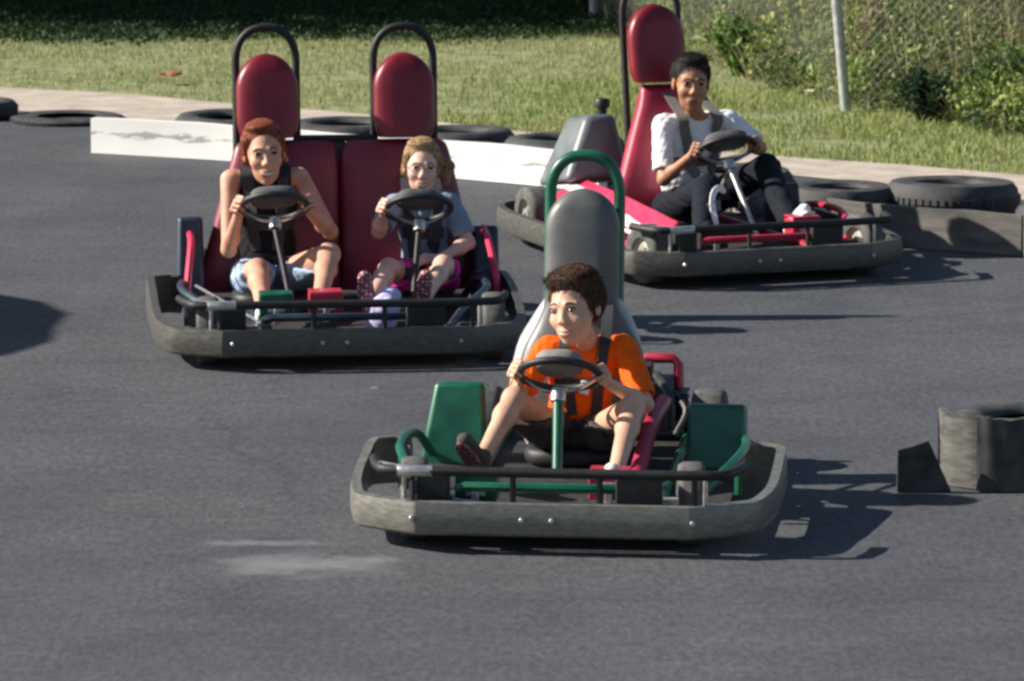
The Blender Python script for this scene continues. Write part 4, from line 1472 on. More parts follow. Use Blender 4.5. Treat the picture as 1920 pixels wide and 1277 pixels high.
# ------------------------------------------------------------------ grass
def grass_field(name, n, xr, depth, hgt, wid, cols, seed, ymin=None, xfilter=None, lean=1.3):
    r = np.random.default_rng(seed)
    x = r.uniform(xr[0], xr[1], n)
    gx = np.array([p[0] for p in gedge]); gy = np.array([p[1] for p in gedge])
    base = np.interp(x, gx, gy)
    u = r.random(n)
    y = base + u * depth + r.normal(0, .035, n)
    # clumps: density and height vary with a smooth field
    fld = np.sin(x * 3.1 + 1.3 * np.sin(y * 2.3)) + np.sin(y * 4.3 + 1.7 * np.sin(x * 1.9)) + .6 * np.sin(x * 9 + y * 7)
    keep = r.random(n) < .62 + .2 * fld
    if xfilter is not None: keep &= xfilter(x, y)
    x, y, u, fld = x[keep], y[keep], u[keep], fld[keep]
    n = len(x)
    h = hgt * (.55 + .9 * r.random(n)) * (1 + .22 * fld) * np.clip((y - np.interp(x, gx, gy)) * 6 + .55, .35, 1)
    a = r.uniform(0, 2 * np.pi, n)
    ld = r.uniform(0, 2 * np.pi, n); la = h * lean * r.random(n)
    dx, dy = np.cos(a) * wid, np.sin(a) * wid
    lx, ly = np.cos(ld) * la, np.sin(ld) * la
    V = np.zeros((n, 5, 3))
    V[:, 0] = np.stack([x - dx, y - dy, 0 * x - .015], 1)
    V[:, 1] = np.stack([x + dx, y + dy, 0 * x - .015], 1)
    V[:, 2] = np.stack([x + dx * .7 + lx * .4, y + dy * .7 + ly * .4, h * .6], 1)
    V[:, 3] = np.stack([x - dx * .7 + lx * .4, y - dy * .7 + ly * .4, h * .6], 1)
    V[:, 4] = np.stack([x + lx, y + ly, h], 1)
    i = np.arange(n)[:, None] * 5
    F = np.concatenate([i + [0, 1, 2], i + [0, 2, 3], i + [3, 2, 4]])
    C = np.array(cols)
    t = r.random(n)[:, None] * .75 + .25 * (0.5 + .3 * fld[:, None])
    t = np.clip(t, 0, .999) * (len(C) - 1)
    k = t.astype(int)
    c = C[k[:, 0]] * (1 - (t - k)) + C[k[:, 0] + 1] * (t - k)
    c = np.concatenate([c, np.ones((n, 1))], 1)
    o = mesh_np(name, V.reshape(-1, 3), F, 'leaf', None, smooth=False, attr=np.repeat(c, 5, 0))
    return tag(o, kind='stuff')


def leaf_mat():
    m = bpy.data.materials.new("leaf")
    m.use_nodes = True
    n = m.node_tree
    b = n.nodes["Principled BSDF"]
    at = n.nodes.new("ShaderNodeAttribute"); at.attribute_name = "tint"
    n.links.new(at.outputs[0], b.inputs['Base Color'])
    b.inputs['Roughness'].default_value = .65
    b.inputs['Specular IOR Level'].default_value = .3
    t = n.nodes.new("ShaderNodeBsdfTranslucent")
    n.links.new(at.outputs[0], t.inputs[0])
    mx = n.nodes.new("ShaderNodeMixShader"); mx.inputs[0].default_value = .3
    n.links.new(b.outputs[0], mx.inputs[1]); n.links.new(t.outputs[0], mx.inputs[2])
    n.links.new(mx.outputs[0], n.nodes["Material Output"].inputs[0])
    return m


M['leaf'] = leaf_mat()
g = tag(grass_field("grass", 190000, (-4.6, 4.6), 9.0, .014, .0024, [(.15, .21, .075), (.25, .30, .12), (.35, .38, .18), (.46, .45, .25)], 5), kind='stuff')
g = tag(grass_field("tall_grass", 26000, (-.4, 4.6), 3.4, .030, .0035, [(.13, .21, .05), (.20, .28, .07), (.29, .33, .11), (.42, .40, .18)], 8, xfilter=lambda x, y: (y < 27.6) & (x > -.2 + (RNG.random(len(x)) - .5) * 1.2)), kind='stuff')


# ------------------------------------------------------------------ leaf clouds: weeds, shrubs, tree crowns
def leaf_cloud(pos, size, cols, seed, aspect=.5, upright=0.0):
    """pos (n,3) leaf centres -> arrays of diamond leaves folded on the midrib."""
    r = np.random.default_rng(seed)
    n = len(pos)
    d = r.normal(size=(n, 3)); d[:, 2] += upright
    d /= np.linalg.norm(d, axis=1)[:, None]
    q = np.cross(d, r.normal(size=(n, 3))); q /= np.linalg.norm(q, axis=1)[:, None]
    nn = np.cross(d, q)
    s = size * r.uniform(.6, 1.4, n)[:, None]
    V = np.zeros((n, 4, 3))
    V[:, 0] = pos - d * s * .5
    V[:, 1] = pos + q * s * aspect * .5 + nn * s * .08
    V[:, 2] = pos + d * s * .5
    V[:, 3] = pos - q * s * aspect * .5 + nn * s * .08
    i = np.arange(n)[:, None] * 4
    F = np.concatenate([i + [0, 1, 2], i + [0, 2, 3]])
    C = np.array(cols)
    t = r.random(n)
    k = np.minimum((t * len(C)).astype(int), len(C) - 1)
    c = C[k] * r.uniform(.75, 1.25, n)[:, None]
    c = np.concatenate([c, np.ones((n, 1))], 1)
    return V.reshape(-1, 3), F, np.repeat(c, 4, 0)


def stems(base, top, wid, cols, seed):
    r = np.random.default_rng(seed)
    n = len(base)
    a = r.uniform(0, np.pi, n)
    o = np.stack([np.cos(a), np.sin(a), 0 * a], 1) * wid
    V = np.zeros((n, 4, 3))
    V[:, 0] = base - o; V[:, 1] = base + o; V[:, 2] = top + o * .4; V[:, 3] = top - o * .4
    i = np.arange(n)[:, None] * 4
    F = np.concatenate([i + [0, 1, 2], i + [0, 2, 3]])
    C = np.array(cols)
    c = C[r.integers(0, len(C), n)] * r.uniform(.75, 1.25, n)[:, None]
    return V.reshape(-1, 3), F, np.repeat(np.concatenate([c, np.ones((n, 1))], 1), 4, 0)


def join_np(parts):
    V, F, C, o = [], [], [], 0
    for v, f, c in parts:
        V.append(v); F.append(f + o); C.append(c); o += len(v)
    return np.concatenate(V), np.concatenate(F), np.concatenate(C)


# brush boundary (where the mown grass ends), photo pixels on the ground
brush_px = [(1130, 34), (1240, 78), (1330, 118), (1450, 168), (1590, 196), (1720, 222), (1800, 240), (1920, 262)]
brush = [gp(*p) for p in brush_px] + [(3.4, gp(1920, 262)[1] - .4), (6.5, gp(1920, 262)[1] - 1.6)]
bx_ = np.array([p[0] for p in brush]); by_ = np.array([p[1] for p in brush])
rr = np.random.default_rng(12)
n = 95000
x = rr.uniform(bx_[0], 5.2, n)
dep = rr.random(n) ** 1.5 * 3.6
y = np.interp(x, bx_, by_) + dep + rr.normal(0, .07, n)
# uneven top: mounds
mound = .55 + .35 * np.sin(x * 2.6 + .8) * np.sin(y * 1.7) + .25 * np.sin(x * 6.1 + y * 3)
top = np.clip(.20 + dep * 1.0, 0, 1.3) * np.clip(mound + .35, .35, 1.4)
z = top * rr.random(n) ** .75
cl = (np.sin(x * 7 + 2 * np.sin(z * 6)) + np.sin(y * 5 + z * 9)) * .5 + rr.normal(0, .45, n)
gre = rr.random(n)
P_ = np.stack([x, y, z], 1)
A = cl > .25
parts = [leaf_cloud(P_[A], .042, [(.20, .29, .07), (.30, .37, .10), (.15, .25, .06), (.42, .44, .15)], 1, .45),
         leaf_cloud(P_[~A & (gre < .6)], .038, [(.05, .105, .025), (.08, .14, .035), (.11, .15, .05), (.06, .10, .04)], 2, .45),
         leaf_cloud(P_[~A & (gre >= .6)], .034, [(.20, .22, .08), (.30, .28, .14), (.15, .18, .06), (.28, .25, .15)], 3, .3)]
ns = 3200
x = rr.uniform(bx_[0], 5.2, ns); dep = rr.random(ns) ** 1.4 * 3.2
y = np.interp(x, bx_, by_) + dep
h = np.clip(.25 + dep * .9, 0, 1.3) * rr.uniform(.5, 1.15, ns)
b0 = np.stack([x, y, 0 * x - .02], 1)
t0 = b0 + np.stack([rr.normal(0, .2, ns), rr.normal(0, .14, ns), h], 1)
parts.append(stems(b0, t0, .0032, [(.42, .36, .22), (.33, .29, .15), (.22, .26, .09), (.50, .44, .30), (.16, .13, .08)], 4))
V, F, C = join_np(parts)
tag(mesh_np("undergrowth", V, F, 'leaf', None, False, C), kind='stuff')


def leafy(name, label, loc, rx, ry, h, n, size, cols, cat="shrub", group=None, nst=26, seed=0, up=.5, stemc=((.12, .09, .05), (.2, .16, .09)), parts=True):
    r = np.random.default_rng(seed + 100)
    root = empty(name, (loc[0], loc[1], 0))
    tag(root, label, cat, group)
    th = r.uniform(0, 2 * np.pi, nst); rad = np.sqrt(r.random(nst)) * .8
    tops = np.stack([np.cos(th) * rad * rx, np.sin(th) * rad * ry, h * (1 - .45 * rad ** 2) * r.uniform(.75, 1.08, nst)], 1)
    k = r.integers(0, nst, n)
    t = r.random(n) ** .6
    P = tops[k] * t[:, None] + r.normal(0, .09, (n, 3)) * np.array([rx, ry, h * .6])
    P[:, 2] = np.abs(P[:, 2])
    v, f, c = leaf_cloud(P, size, cols, seed, .5, up)
    mesh_np("foliage", v, f, 'leaf', root, False, c)
    b0 = tops * .12; b0[:, 2] = -.02
    v, f, c = stems(b0, tops, .005, list(stemc), seed + 1)
    mesh_np("stem", v, f, 'leaf', root, False, c)
    return root


dk = [(.018, .045, .022), (.03, .065, .03), (.045, .08, .035)]
gn = [(.07, .15, .03), (.11, .20, .04), (.16, .24, .06)]
yl = [(.22, .30, .05), (.34, .38, .07), (.50, .46, .10), (.14, .22, .04)]
dry = [(.30, .25, .14), (.40, .33, .20), (.22, .22, .10)]
GS = 'shrubs along the verge'
leafy("shrub", "low dark bluish-green shrub right of the fence post", gp(1735, 230), .22, .18, .27, 1500, .045, dk, group=GS, seed=1)
leafy("shrub", "yellow-green leafy weed clump just left of the fence post", gp(1500, 150), .24, .22, .55, 1700, .05, yl, group=GS, seed=2)
leafy("shrub", "dark green shrub against the right edge of the photo", gp(1890, 240), .30, .22, .42, 1500, .045, dk[2:] + gn[:2], group=GS, seed=3)
leafy("shrub", "bright green weed tuft at the foot of the brush between boy and fence post", gp(1385, 140), .20, .18, .34, 1100, .05, gn, group=GS, seed=4)
leafy("shrub", "dry tan stalky clump immediately right of the fence post", gp(1640, 188), .14, .14, .60, 700, .04, dry, group=GS, seed=5, up=1.5, stemc=((.45, .38, .24), (.35, .3, .18)), nst=60)
leafy("shrub", "dark green bush in shade at the top left of the red kart", gp(1110, 30), .34, .28, .55, 1900, .055, dk + gn[:2], group=GS, seed=6)
leafy("shrub", "olive bush in the upper right corner", gp(1830, 120), .40, .3, .75, 1900, .05, gn[:2] + dry[2:] + dk[2:], group=GS, seed=7)
leafy("shrub", "tall mixed green bush above the red headrest", gp(1300, 50), .36, .3, .60, 1800, .05, gn[:2] + dry[2:], group=GS, seed=8)


def flower(loc, label, s, seed):
    root = empty("flower", (loc[0], loc[1], 0))
    tag(root, label, "flower", 'pale flowers in the grass')
    r = random.Random(seed)
    h = .075
    MB().tube([(0, 0, -.01), (.004, 0, h)], .003, 6).build("stem", M['flower_stem'], root)
    mb = MB()
    for k in range(9):
        a = 2 * math.pi * k / 9 + r.uniform(-.1, .1)
        d = Vector((math.cos(a), math.sin(a), 0)); q = Vector((-d.y, d.x, 0))
        z = Vector((0, 0, 1))
        c = Vector((.004, 0, h))
        mb.add([c - q * s * .10, c + d * s * .5 - q * s * .24 + z * s * .45, c + d * s * .85 + z * s * .55, c + d * s * .5 + q * s * .24 + z * s * .45, c + q * s * .10, c + d * s * .45 + z * s * .30],
               [(0, 1, 5), (1, 2, 5), (2, 3, 5), (3, 4, 5)])
    mb.build("petals", M['petal'], root)
    MB().lathe([(.002, 0), (s * .3, s * .1), (s * .32, s * .3), (s * .18, s * .45), (.002, s * .5)], (.004, 0, h), 'z', 12).build("flower_head", M['flower_centre'], root)


M['petal'] = mat('pale_petal', (.80, .74, .55), .7, var=.06)
M['flower_stem'] = mat('flower_stem', (.12, .2, .05), .7)
M['flower_centre'] = mat('flower_centre', (.65, .55, .30), .8)
flower(gp(1514, 203), "pale flower nearest the track in the grass left of the fence post", .046, 1)
flower(gp(1540, 183), "pale flower closest to the fence post, in the grass", .046, 2)
flower(gp(1470, 162), "smaller pale flower farthest from the fence post", .036, 3)

# fallen leaf
M['dead_leaf'] = mat('red_brown_leaf', (.42, .12, .06), .7, var=.25, scale=60)
ly_ = gp(315, 155)
mb = MB()
n_ = 16
pts = []
for k in range(n_):
    a = 2 * math.pi * k / n_
    rr_ = .055 * (1 + .35 * math.cos(5 * a))
    pts.append((rr_ * 1.2 * math.cos(a), rr_ * math.sin(a), .052 + .012 * math.sin(2 * a)))
mb.add(pts + [(0, 0, .045)], [(k, (k + 1) % n_, n_) for k in range(n_)])
lf = mb.build("fallen_leaf", 'dead_leaf', None)
lf.location = (ly_[0], ly_[1], 0)
mod = lf.modifiers.new("thick", 'SOLIDIFY'); mod.thickness = .002
tag(lf, "reddish-brown fallen leaf lying on the sunlit grass", "leaf")

# ------------------------------------------------------------------ fence
M['galv'] = mat('galvanised_steel', (.42, .44, .42), .5, metal=.4, var=.15, scale=30)
M['wire'] = mat('dull_galvanised_wire', (.20, .205, .20), .7, var=.2)
pb = Vector((*gp(1589, 205), 0))
fr_ = empty("chain_link_fence", pb)
tag(fr_, "grey chain-link fence on round posts running through the weeds", "fence")
lean = Vector((-.10, 0, 1.0)).normalized()
MB().tube([(0, 0, -.1), tuple(lean * 1.9)], .029, 16).build("post", 'galv', fr_)
MB().lathe([(.032, 0), (.033, .02), (.02, .035), (.002, .04)], tuple(lean * 1.9), 'z', 16).build("post_cap", 'galv', fr_)
ends = [Vector((-1.30, 5.2, 0)), Vector((3.2, -1.9, 0))]
for e in ends:
    MB().tube([e + Vector((0, 0, -.1)), e + Vector((0, 0, 1.9))], .029, 12).build("post", 'galv', fr_)
    MB().tube([lean * 1.86, e + Vector((0, 0, 1.86))], .018, 8).build("top_rail", 'galv', fr_)
    L_ = e.length
    u = e.normalized()
    PW = .055
    nwire = int(L_ / PW)
    mb = MB()
    H_ = 1.84
    for k in range(-int(H_ / PW), nwire):
        for s_ in (1, -1):
            x0 = k * PW if s_ == 1 else k * PW + H_
            x1 = x0 + s_ * H_
            z0, z1 = .02, .02 + H_
            a, b = x0, x1
            # clip to 0..L_
            def at(xx): return z0 + (xx - x0) / (x1 - x0) * (z1 - z0)
            lo_, hi_ = max(0, min(a, b)), min(L_, max(a, b))
            if hi_ - lo_ < .02: continue
            mb.tube([u * lo_ + Vector((0, 0, at(lo_))), u * hi_ + Vector((0, 0, at(hi_)))], .0010, 3)
    mb.build("mesh_panel", 'wire', fr_, smooth=False)


# ------------------------------------------------------------------ tyre barrier: flat tyres behind a rubber belt
def flat_tyre(loc, label, r=.30, h=.20, z=0.0, rz=0.0, group='tyres of the track barrier', tilt=0.0):
    mb = MB()
    hh = h
    prof = [(r * .56, hh * .06), (r * .70, .0), (r * .90, hh * .03), (r * .975, hh * .16), (r, hh * .34), (r, hh * .66), (r * .975, hh * .84), (r * .90, hh * .97), (r * .70, hh), (r * .56, hh * .94), (r * .53, hh * .86), (r * .60, hh * .78),
            (r * .86, hh * .70), (r * .88, hh * .5), (r * .86, hh * .30), (r * .60, hh * .22), (r * .53, hh * .14), (r * .56, hh * .06)]
    mb.lathe(prof, (0, 0, 0), 'z', 56)
    # tread blocks
    for k in range(56):
        a = 2 * math.pi * k / 56
        for zz in (.34, .5, .66):
            c_ = Vector(((r + .001) * math.cos(a + zz * .2), (r + .001) * math.sin(a + zz * .2), hh * zz))
            mb.box(c_, (.009, r * .085, hh * .12), Matrix.Rotation(a, 3, 'Z'))
    o = mb.build("tyre", 'rubber', None, angle=45)
    o.location = (loc[0], loc[1], z)
    o.rotation_euler = (tilt, 0, rz)
    return tag(o, label, "tyre", group)


belt_px = [(-330, 270), (0, 278), (172, 287), (440, 303), (740, 325), (1040, 352), (1250, 385), (1440, 428), (1690, 463), (1915, 482)]
belt = [gp(*p) for p in belt_px]
Bv = [Vector((x, y, 0)) for x, y in belt]


def along(P, step, start=0.0):
    out = []
    d = start
    acc = 0
    for a, b in zip(P, P[1:]):
        L_ = (b - a).length
        while d <= acc + L_:
            t = (d - acc) / L_
            u = (b - a).normalized()
            out.append((a.lerp(b, t), Vector((-u.y, u.x, 0))))
            d += step
        acc += L_
    return out


sp_t = along(Bv, .635, .2)
NM = ["just behind the white wall's left end", "left of the woman's headrest", "between the two burgundy headrests", "right of the girl's headrest", "behind the grey engine cover"]
k_ = 0
a_ = gp(125, 202, .07)
flat_tyre(a_, "low worn black tyre sunk in the track edge left of the white wall", r=.30, h=.035, z=-.004, rz=1)
a_ = gp(-45, 189, .09)
flat_tyre(a_, "black tyre cut off by the left edge of the photo", r=.22, h=.10, z=-.004, rz=1)
for i, (p, nn_) in enumerate(sp_t):
    q = p + nn_ * .33
    if q.x < -1.95 + .22 * k_ * 0: continue
    if q.x > .75: break
    flat_tyre((q.x + random.uniform(-.02, .02), q.y), "black tyre lying flat in the barrier, " + NM[min(k_, len(NM) - 1)], r=.30, h=.19 + random.uniform(0, .015), rz=random.uniform(0, 6), z=.002, tilt=random.uniform(-.03, .03))
    k_ += 1
TG = "black tyre lying flat in the barrier, "
flat_tyre((1.00, 21.75), TG + "right of the steering hand", r=.29, h=.21, z=.002, rz=1)
flat_tyre((1.46, 21.20), TG + "small one past the dark knee", r=.25, h=.205, z=.002, rz=2)
a_ = gp(1785, 336, .23)
flat_tyre(a_, TG + "widest one", r=.30, h=.225, z=.002, rz=3, tilt=.03)
flat_tyre((2.41, 20.60), "black tyre of the barrier, cut off by the right edge of the photo", r=.235, h=.195, z=.002, rz=4)


def belt_strip(name, label, P, h, m, cat, z0=.004, thick=.022, group=None, wave=.004, lip=True):
    Q = cr_path(P, 8)
    mb = MB()
    rows = 6
    n = len(Q)
    for i in range(n):
        t = (Q[min(i + 1, n - 1)] - Q[max(i - 1, 0)]).normalized()
        o = Vector((t.y, -t.x, 0))
        zt = h + .002 * math.sin(i * 1.3) + .004 * math.sin(i * .37)
        for k in range(rows + 1):
            u = k / rows
            w_ = wave * math.sin(i * .8 + u * 3) + .010 * (u - .5) ** 2
            q = Q[i] + o * w_
            mb.v.append((q.x, q.y, z0 + zt * u))
        for k in range(rows + 1):
            u = 1 - k / rows
            w_ = wave * math.sin(i * .8 + u * 3) + .010 * (u - .5) ** 2 - thick
            q = Q[i] + o * w_
            mb.v.append((q.x, q.y, z0 + zt * u))
    m_ = 2 * (rows + 1)
    for i in range(n - 1):
        for k in range(m_):
            l = (k + 1) % m_
            mb.f.append((i * m_ + k, i * m_ + l, (i + 1) * m_ + l, (i + 1) * m_ + k))
    mb.f.append(tuple(range(m_))[::-1]); mb.f.append(tuple((n - 1) * m_ + k for k in range(m_)))
    o = mb.build(name, m, None, angle=40)
    return tag(o, label, cat, group)


def white_belt_mat():
    m = mat('worn_white_paint', (.80, .79, .76), .6, var=.03, scale=4, bump=.05, bscale=30)
    n = m.node_tree; L = n.links
    b = n.nodes["Principled BSDF"]
    old = b.inputs['Base Color'].links[0].from_socket
    tc = n.nodes.new("ShaderNodeTexCoord")
    mp = n.nodes.new("ShaderNodeMapping"); mp.inputs['Scale'].default_value = (1.4, 1.0, 6)
    L.new(tc.outputs['Object'], mp.inputs[0])
    z = n.nodes.new("ShaderNodeTexNoise"); z.inputs['Scale'].default_value = 5; z.inputs['Detail'].default_value = 9; z.inputs['Roughness'].default_value = .7
    L.new(mp.outputs[0], z.inputs['Vector'])
    # scuffs sit in a band half way up
    sx = n.nodes.new("ShaderNodeSeparateXYZ"); L.new(tc.outputs['Object'], sx.inputs[0])
    mr = n.nodes.new("ShaderNodeMath"); mr.operation = 'SUBTRACT'; mr.inputs[1].default_value = .105; L.new(sx.outputs['Z'], mr.inputs[0])
    ab = n.nodes.new("ShaderNodeMath"); ab.operation = 'ABSOLUTE'; L.new(mr.outputs[0], ab.inputs[0])
    m2 = n.nodes.new("ShaderNodeMapRange"); m2.inputs['From Min'].default_value = .0; m2.inputs['From Max'].default_value = .045; m2.inputs['To Min'].default_value = .10; m2.inputs['To Max'].default_value = -.25
    L.new(ab.outputs[0], m2.inputs[0])
    ad = n.nodes.new("ShaderNodeMath"); ad.operation = 'ADD'; L.new(z.outputs[0], ad.inputs[0]); L.new(m2.outputs[0], ad.inputs[1])
    zl = n.nodes.new("ShaderNodeTexNoise"); zl.inputs['Scale'].default_value = 1.7; L.new(tc.outputs['Object'], zl.inputs['Vector'])
    a2 = n.nodes.new("ShaderNodeMath"); a2.operation = 'MULTIPLY_ADD'; a2.inputs[1].default_value = .55; L.new(zl.outputs[0], a2.inputs[0]); L.new(ad.outputs[0], a2.inputs[2])
    a3 = n.nodes.new("ShaderNodeMath"); a3.operation = 'SUBTRACT'; a3.inputs[1].default_value = .315; L.new(a2.outputs[0], a3.inputs[0]); ad = a3
    cr = n.nodes.new("ShaderNodeValToRGB"); cr.color_ramp.elements[0].position = .53; cr.color_ramp.elements[1].position = .60
    cr.color_ramp.elements[0].color = (0, 0, 0, 1); cr.color_ramp.elements[1].color = (1, 1, 1, 1)
    L.new(ad.outputs[0], cr.inputs[0])
    mx = n.nodes.new("ShaderNodeMix"); mx.data_type = 'RGBA'
    L.new(cr.outputs[0], mx.inputs[0]); L.new(old, mx.inputs[6]); mx.inputs[7].default_value = (.36, .36, .35, 1)
    L.new(mx.outputs[2], b.inputs['Base Color'])
    return m


M['white_belt'] = white_belt_mat()
M['dark_belt'] = mat('grey_rubber_belt', (.075, .075, .078), .8, scale=6, col2=(.13, .125, .12), bump=.3, bscale=60, stretch=(1, 1, 4))
M['brown_belt'] = mat('dusty_rubber_belt', (.075, .075, .072), .8, scale=6, col2=(.16, .145, .125), bump=.3, bscale=60, stretch=(1, 1, 5))
M['post_green'] = mat('weathered_green_post', (.09, .12, .10), .7, var=.2)
belt_strip("barrier_belt", "low white-painted barrier wall with scuffs behind the double kart", [b + Vector((0, -.026, 0)) for b in Bv[2:6]] + [Bv[6].lerp(Bv[5], .6) + Vector((0, -.026, 0))], .175, 'white_belt', "barrier", group='barrier belts', thick=.05, wave=.001)
belt_strip("barrier_belt", "dusty brown-grey belt round the tyres behind the red kart's front", Bv[6:], .175, 'brown_belt', "barrier", group='barrier belts')
e_ = Bv[-1]
po = MB().box((0, 0, .115), (.045, .05, .23)).build("barrier_post", 'post_green', None, bevel=.006)
po.location = (e_.x + .03, e_.y - .01, 0)
tag(po, "weathered green end post of the tyre barrier at the right edge", "post")

# near barrier, bottom right
M['worn_rubber'] = mat('sun_bleached_rubber', (.05, .05, .046), .8, scale=14, col2=(.125, .12, .108), bump=.15, bscale=50, stretch=(1, 1, 4))
x0, y0 = gp(1680, 921)
flat_tyre((x0 + .48, y0 + .34), "worn tyre lying flat at the right edge in the near barrier", r=.29, h=.19, z=.002, rz=1.1, group='tyres of the near barrier')
flat_tyre((x0 + 1.10, y0 + .46), "tyre of the near barrier beyond the right edge of the photo", r=.29, h=.25, z=.002, rz=2.1, group='tyres of the near barrier')
flat_tyre((x0 + 1.5, y0 + 1.0), "grey tyre behind the near barrier beyond the right edge of the photo", r=.29, h=.24, z=.002, rz=.4, group='tyres of the near barrier').data.materials[0] = M['worn_rubber']
belt_strip("barrier_belt", "sun-bleached rubber belt curving round the near barrier's end", [Vector((x0 + .150, y0 + .19, 0)), Vector((x0 + .158, y0 + .13, 0)), Vector((x0 + .185, y0 + .075, 0)), Vector((x0 + .25, y0 + .02, 0)), Vector((x0 + .36, y0 - .005, 0)), Vector((x0 + .60, y0 + .02, 0)), Vector((x0 + 1.0, y0 + .10, 0)), Vector((x0 + 1.5, y0 + .25, 0))], .232, 'worn_rubber', "barrier", thick=.022, group='near barrier belts', wave=.0012)
belt_strip("barrier_belt", "black strip standing in for shade across the front of the near barrier at the right edge", [Vector((x0 + .255, y0 - .012, 0)), Vector((x0 + .30, y0 - .030, 0)), Vector((x0 + .40, y0 - .034, 0)), Vector((x0 + .62, y0 - .012, 0)), Vector((x0 + 1.0, y0 + .07, 0)), Vector((x0 + 1.5, y0 + .22, 0))], .236, 'rubber', "barrier", thick=.018, group='near barrier belts', wave=.0012)  # dark overlay on the belt's front; its shade put into the colour
mb = MB().add([(0, 0, .002), (.175, .012, .002), (.10, .006, .168), (.05, .003, .152), (0, 0, .140), (0, .016, .002), (.175, .028, .002), (.10, .022, .168), (.05, .019, .152), (0, .016, .140)],
              [(0, 1, 2, 3, 4), (9, 8, 7, 6, 5), (0, 5, 6, 1), (1, 6, 7, 2), (2, 7, 8, 3), (3, 8, 9, 4), (4, 9, 5, 0)])
fl = mb.build("barrier_belt", 'rubber', None, bevel=.003)  # thin upright black wedge in front of the belt's end
fl.location = (x0, y0 - .03, 0)
tag(fl, "upright black wedge at the open end of the near barrier", "barrier", 'near barrier belts')

# unseen disc on a pole, added to throw the rounded left-edge shadow
M['shade_disc_blue'] = mat('blue_shade_disc', (.05, .10, .25), .8, var=.1)
pr = empty("shadow_caster", (-6.62, 18.66, 0))
tag(pr, "round blue shade disc added out of view beyond the left edge", "shadow_caster")
mb = MB()
nr_ = 24
for rr_, zz in ((.02, 2.55), (.7, 2.42), (1.33, 2.12), (1.36, 2.03), (1.32, 2.11), (.7, 2.405), (.02, 2.53)):
    for k in range(nr_):
        a = 2 * math.pi * k / nr_
        mb.v.append((rr_ * math.cos(a), rr_ * math.sin(a), zz + (.03 if k % 3 else 0) * rr_))
for i in range(6):
    for k in range(nr_):
        l = (k + 1) % nr_
        mb.f.append((i * nr_ + k, i * nr_ + l, (i + 1) * nr_ + l, (i + 1) * nr_ + k))
mb.build("shade_disc", 'shade_disc_blue', pr)
MB().tube([(0, 0, 0), (0, 0, 2.58)], .02, 12).build("shadow_caster_pole", 'white', pr)
MB().lathe([(.25, 0), (.25, .05), (.05, .09), (.03, .3), (.002, .3)], (0, 0, .001), 'z', 24).build("base", 'black_plastic', pr)

# ------------------------------------------------------------------ trees beyond the verge (their shade lies on the far grass)
M['bark'] = mat('bark', (.07, .05, .035), .9, scale=12, col2=(.14, .11, .08), bump=.8, bscale=30, stretch=(1, 1, .3))


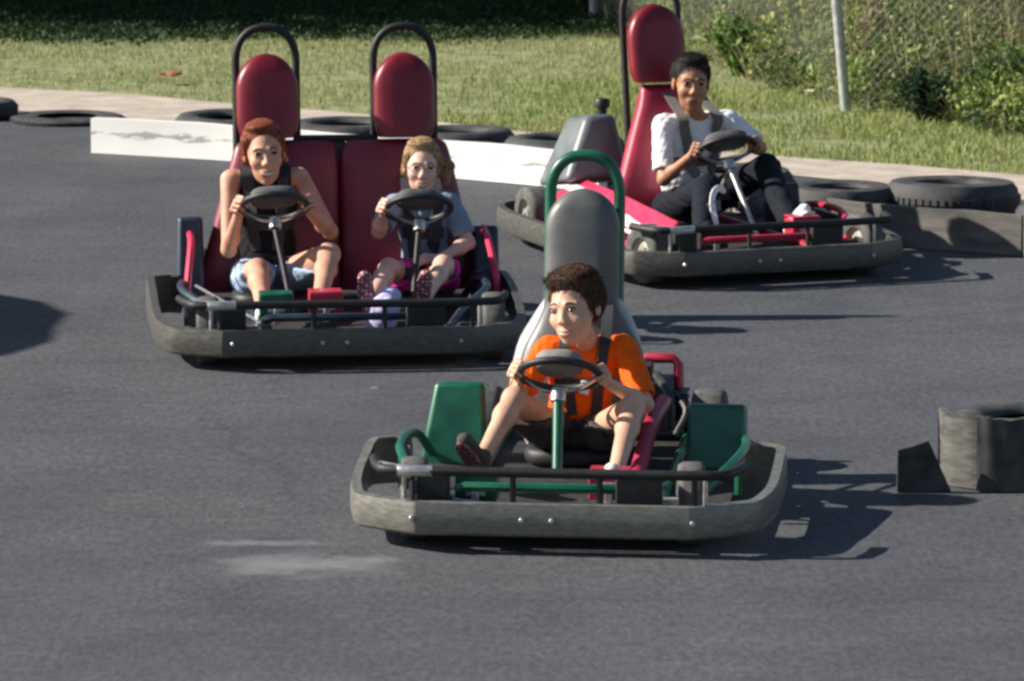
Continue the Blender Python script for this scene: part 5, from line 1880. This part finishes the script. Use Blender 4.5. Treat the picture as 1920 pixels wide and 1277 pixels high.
def tree(loc, label, h, rx, n, seed):
    r = np.random.default_rng(seed)
    root = empty("tree", (loc[0], loc[1], 0))
    tag(root, label, "tree", 'trees beyond the grass')
    mb = MB()
    top = Vector((r.uniform(-.3, .3), r.uniform(-.3, .3), h * .8))
    mb.tube([(0, 0, -.1), (0, 0, .3), tuple(top * .4), tuple(top * .7), tuple(top)], [.20, .17, .13, .09, .03], 12)
    cs = []
    for k in range(9):
        a = k * 2.4
        z0 = h * (.22 + .06 * k)
        e = Vector((math.cos(a) * rx * .7, math.sin(a) * rx * .7, z0 + h * .22))
        mb.tube([top * (z0 / (h * .8)), (top * (z0 / (h * .8))).lerp(e, .5) + Vector((0, 0, .15)), e], [.06, .04, .015], 8)
        cs.append(e)
    mb.build("trunk", 'bark', root)
    cs += [top, top * .8, top * .55 + Vector((.4, 0, 0)), top * .55 - Vector((.5, .2, 0))]
    cs = np.array([tuple(c) for c in cs])
    k = r.integers(0, len(cs), n)
    d = r.normal(size=(n, 3)); d /= np.linalg.norm(d, axis=1)[:, None]
    P = cs[k] + d * (r.random(n) ** .45)[:, None] * np.array([rx * .48, rx * .48, h * .17])
    v, f, c = leaf_cloud(P, .22, [(.03, .08, .02), (.05, .11, .03), (.08, .14, .04)], seed, .6)
    mesh_np("crown", v, f, 'leaf', root, False, c)


tree((-15.5, 34.8), "tall leafy tree farthest left beyond the grass", 7.0, 2.9, 9000, 1)
tree((-11.2, 34.0), "tall leafy tree second from the left beyond the grass", 6.6, 2.8, 9000, 2)
tree((-7.2, 33.8), "broad tree beyond the grass behind the woman", 6.2, 2.7, 9000, 3)
tree((-3.6, 33.8), "dense tree beyond the grass behind the girl", 5.6, 2.5, 9000, 4)
tree((-.6, 34.2), "dark tree beyond the grass left of the red headrest", 5.0, 2.3, 8000, 5)
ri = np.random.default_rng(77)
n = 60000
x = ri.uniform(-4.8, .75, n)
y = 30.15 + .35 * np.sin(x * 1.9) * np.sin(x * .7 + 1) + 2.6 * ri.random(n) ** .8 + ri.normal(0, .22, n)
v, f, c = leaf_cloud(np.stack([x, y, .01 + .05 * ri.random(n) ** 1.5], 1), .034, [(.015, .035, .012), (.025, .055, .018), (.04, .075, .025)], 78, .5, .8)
tag(mesh_np("shade_leaf_layer", v, f, 'leaf', None, False, c), kind='stuff')  # dark leaves added over the grass; deeper tree shade put into their colour


def hedge(x0, x1, y, h, seed, label):
    r = np.random.default_rng(seed)
    n = 9000
    root = empty("hedge", ((x0 + x1) / 2, y, 0))
    tag(root, label, "hedge")
    P = np.stack([r.uniform(x0, x1, n) - (x0 + x1) / 2, r.normal(0, .35, n), r.random(n) ** .7 * h], 1)
    v, f, c = leaf_cloud(P, .12, dk + gn[:1], seed, .5)
    mesh_np("foliage", v, f, 'leaf', root, False, c)
    m_ = 40
    b0 = np.stack([r.uniform(x0, x1, m_) - (x0 + x1) / 2, r.normal(0, .1, m_), np.zeros(m_) - .02], 1)
    t0 = b0 + np.stack([r.normal(0, .2, m_), r.normal(0, .2, m_), np.full(m_, h * .8)], 1)
    v, f, c = stems(b0, t0, .02, [(.08, .06, .04)], seed)
    mesh_np("stem", v, f, 'leaf', root, False, c)
hedge(-14, -.2, 32.9, 1.7, 61, "dark clipped hedge along the far side of the grass")
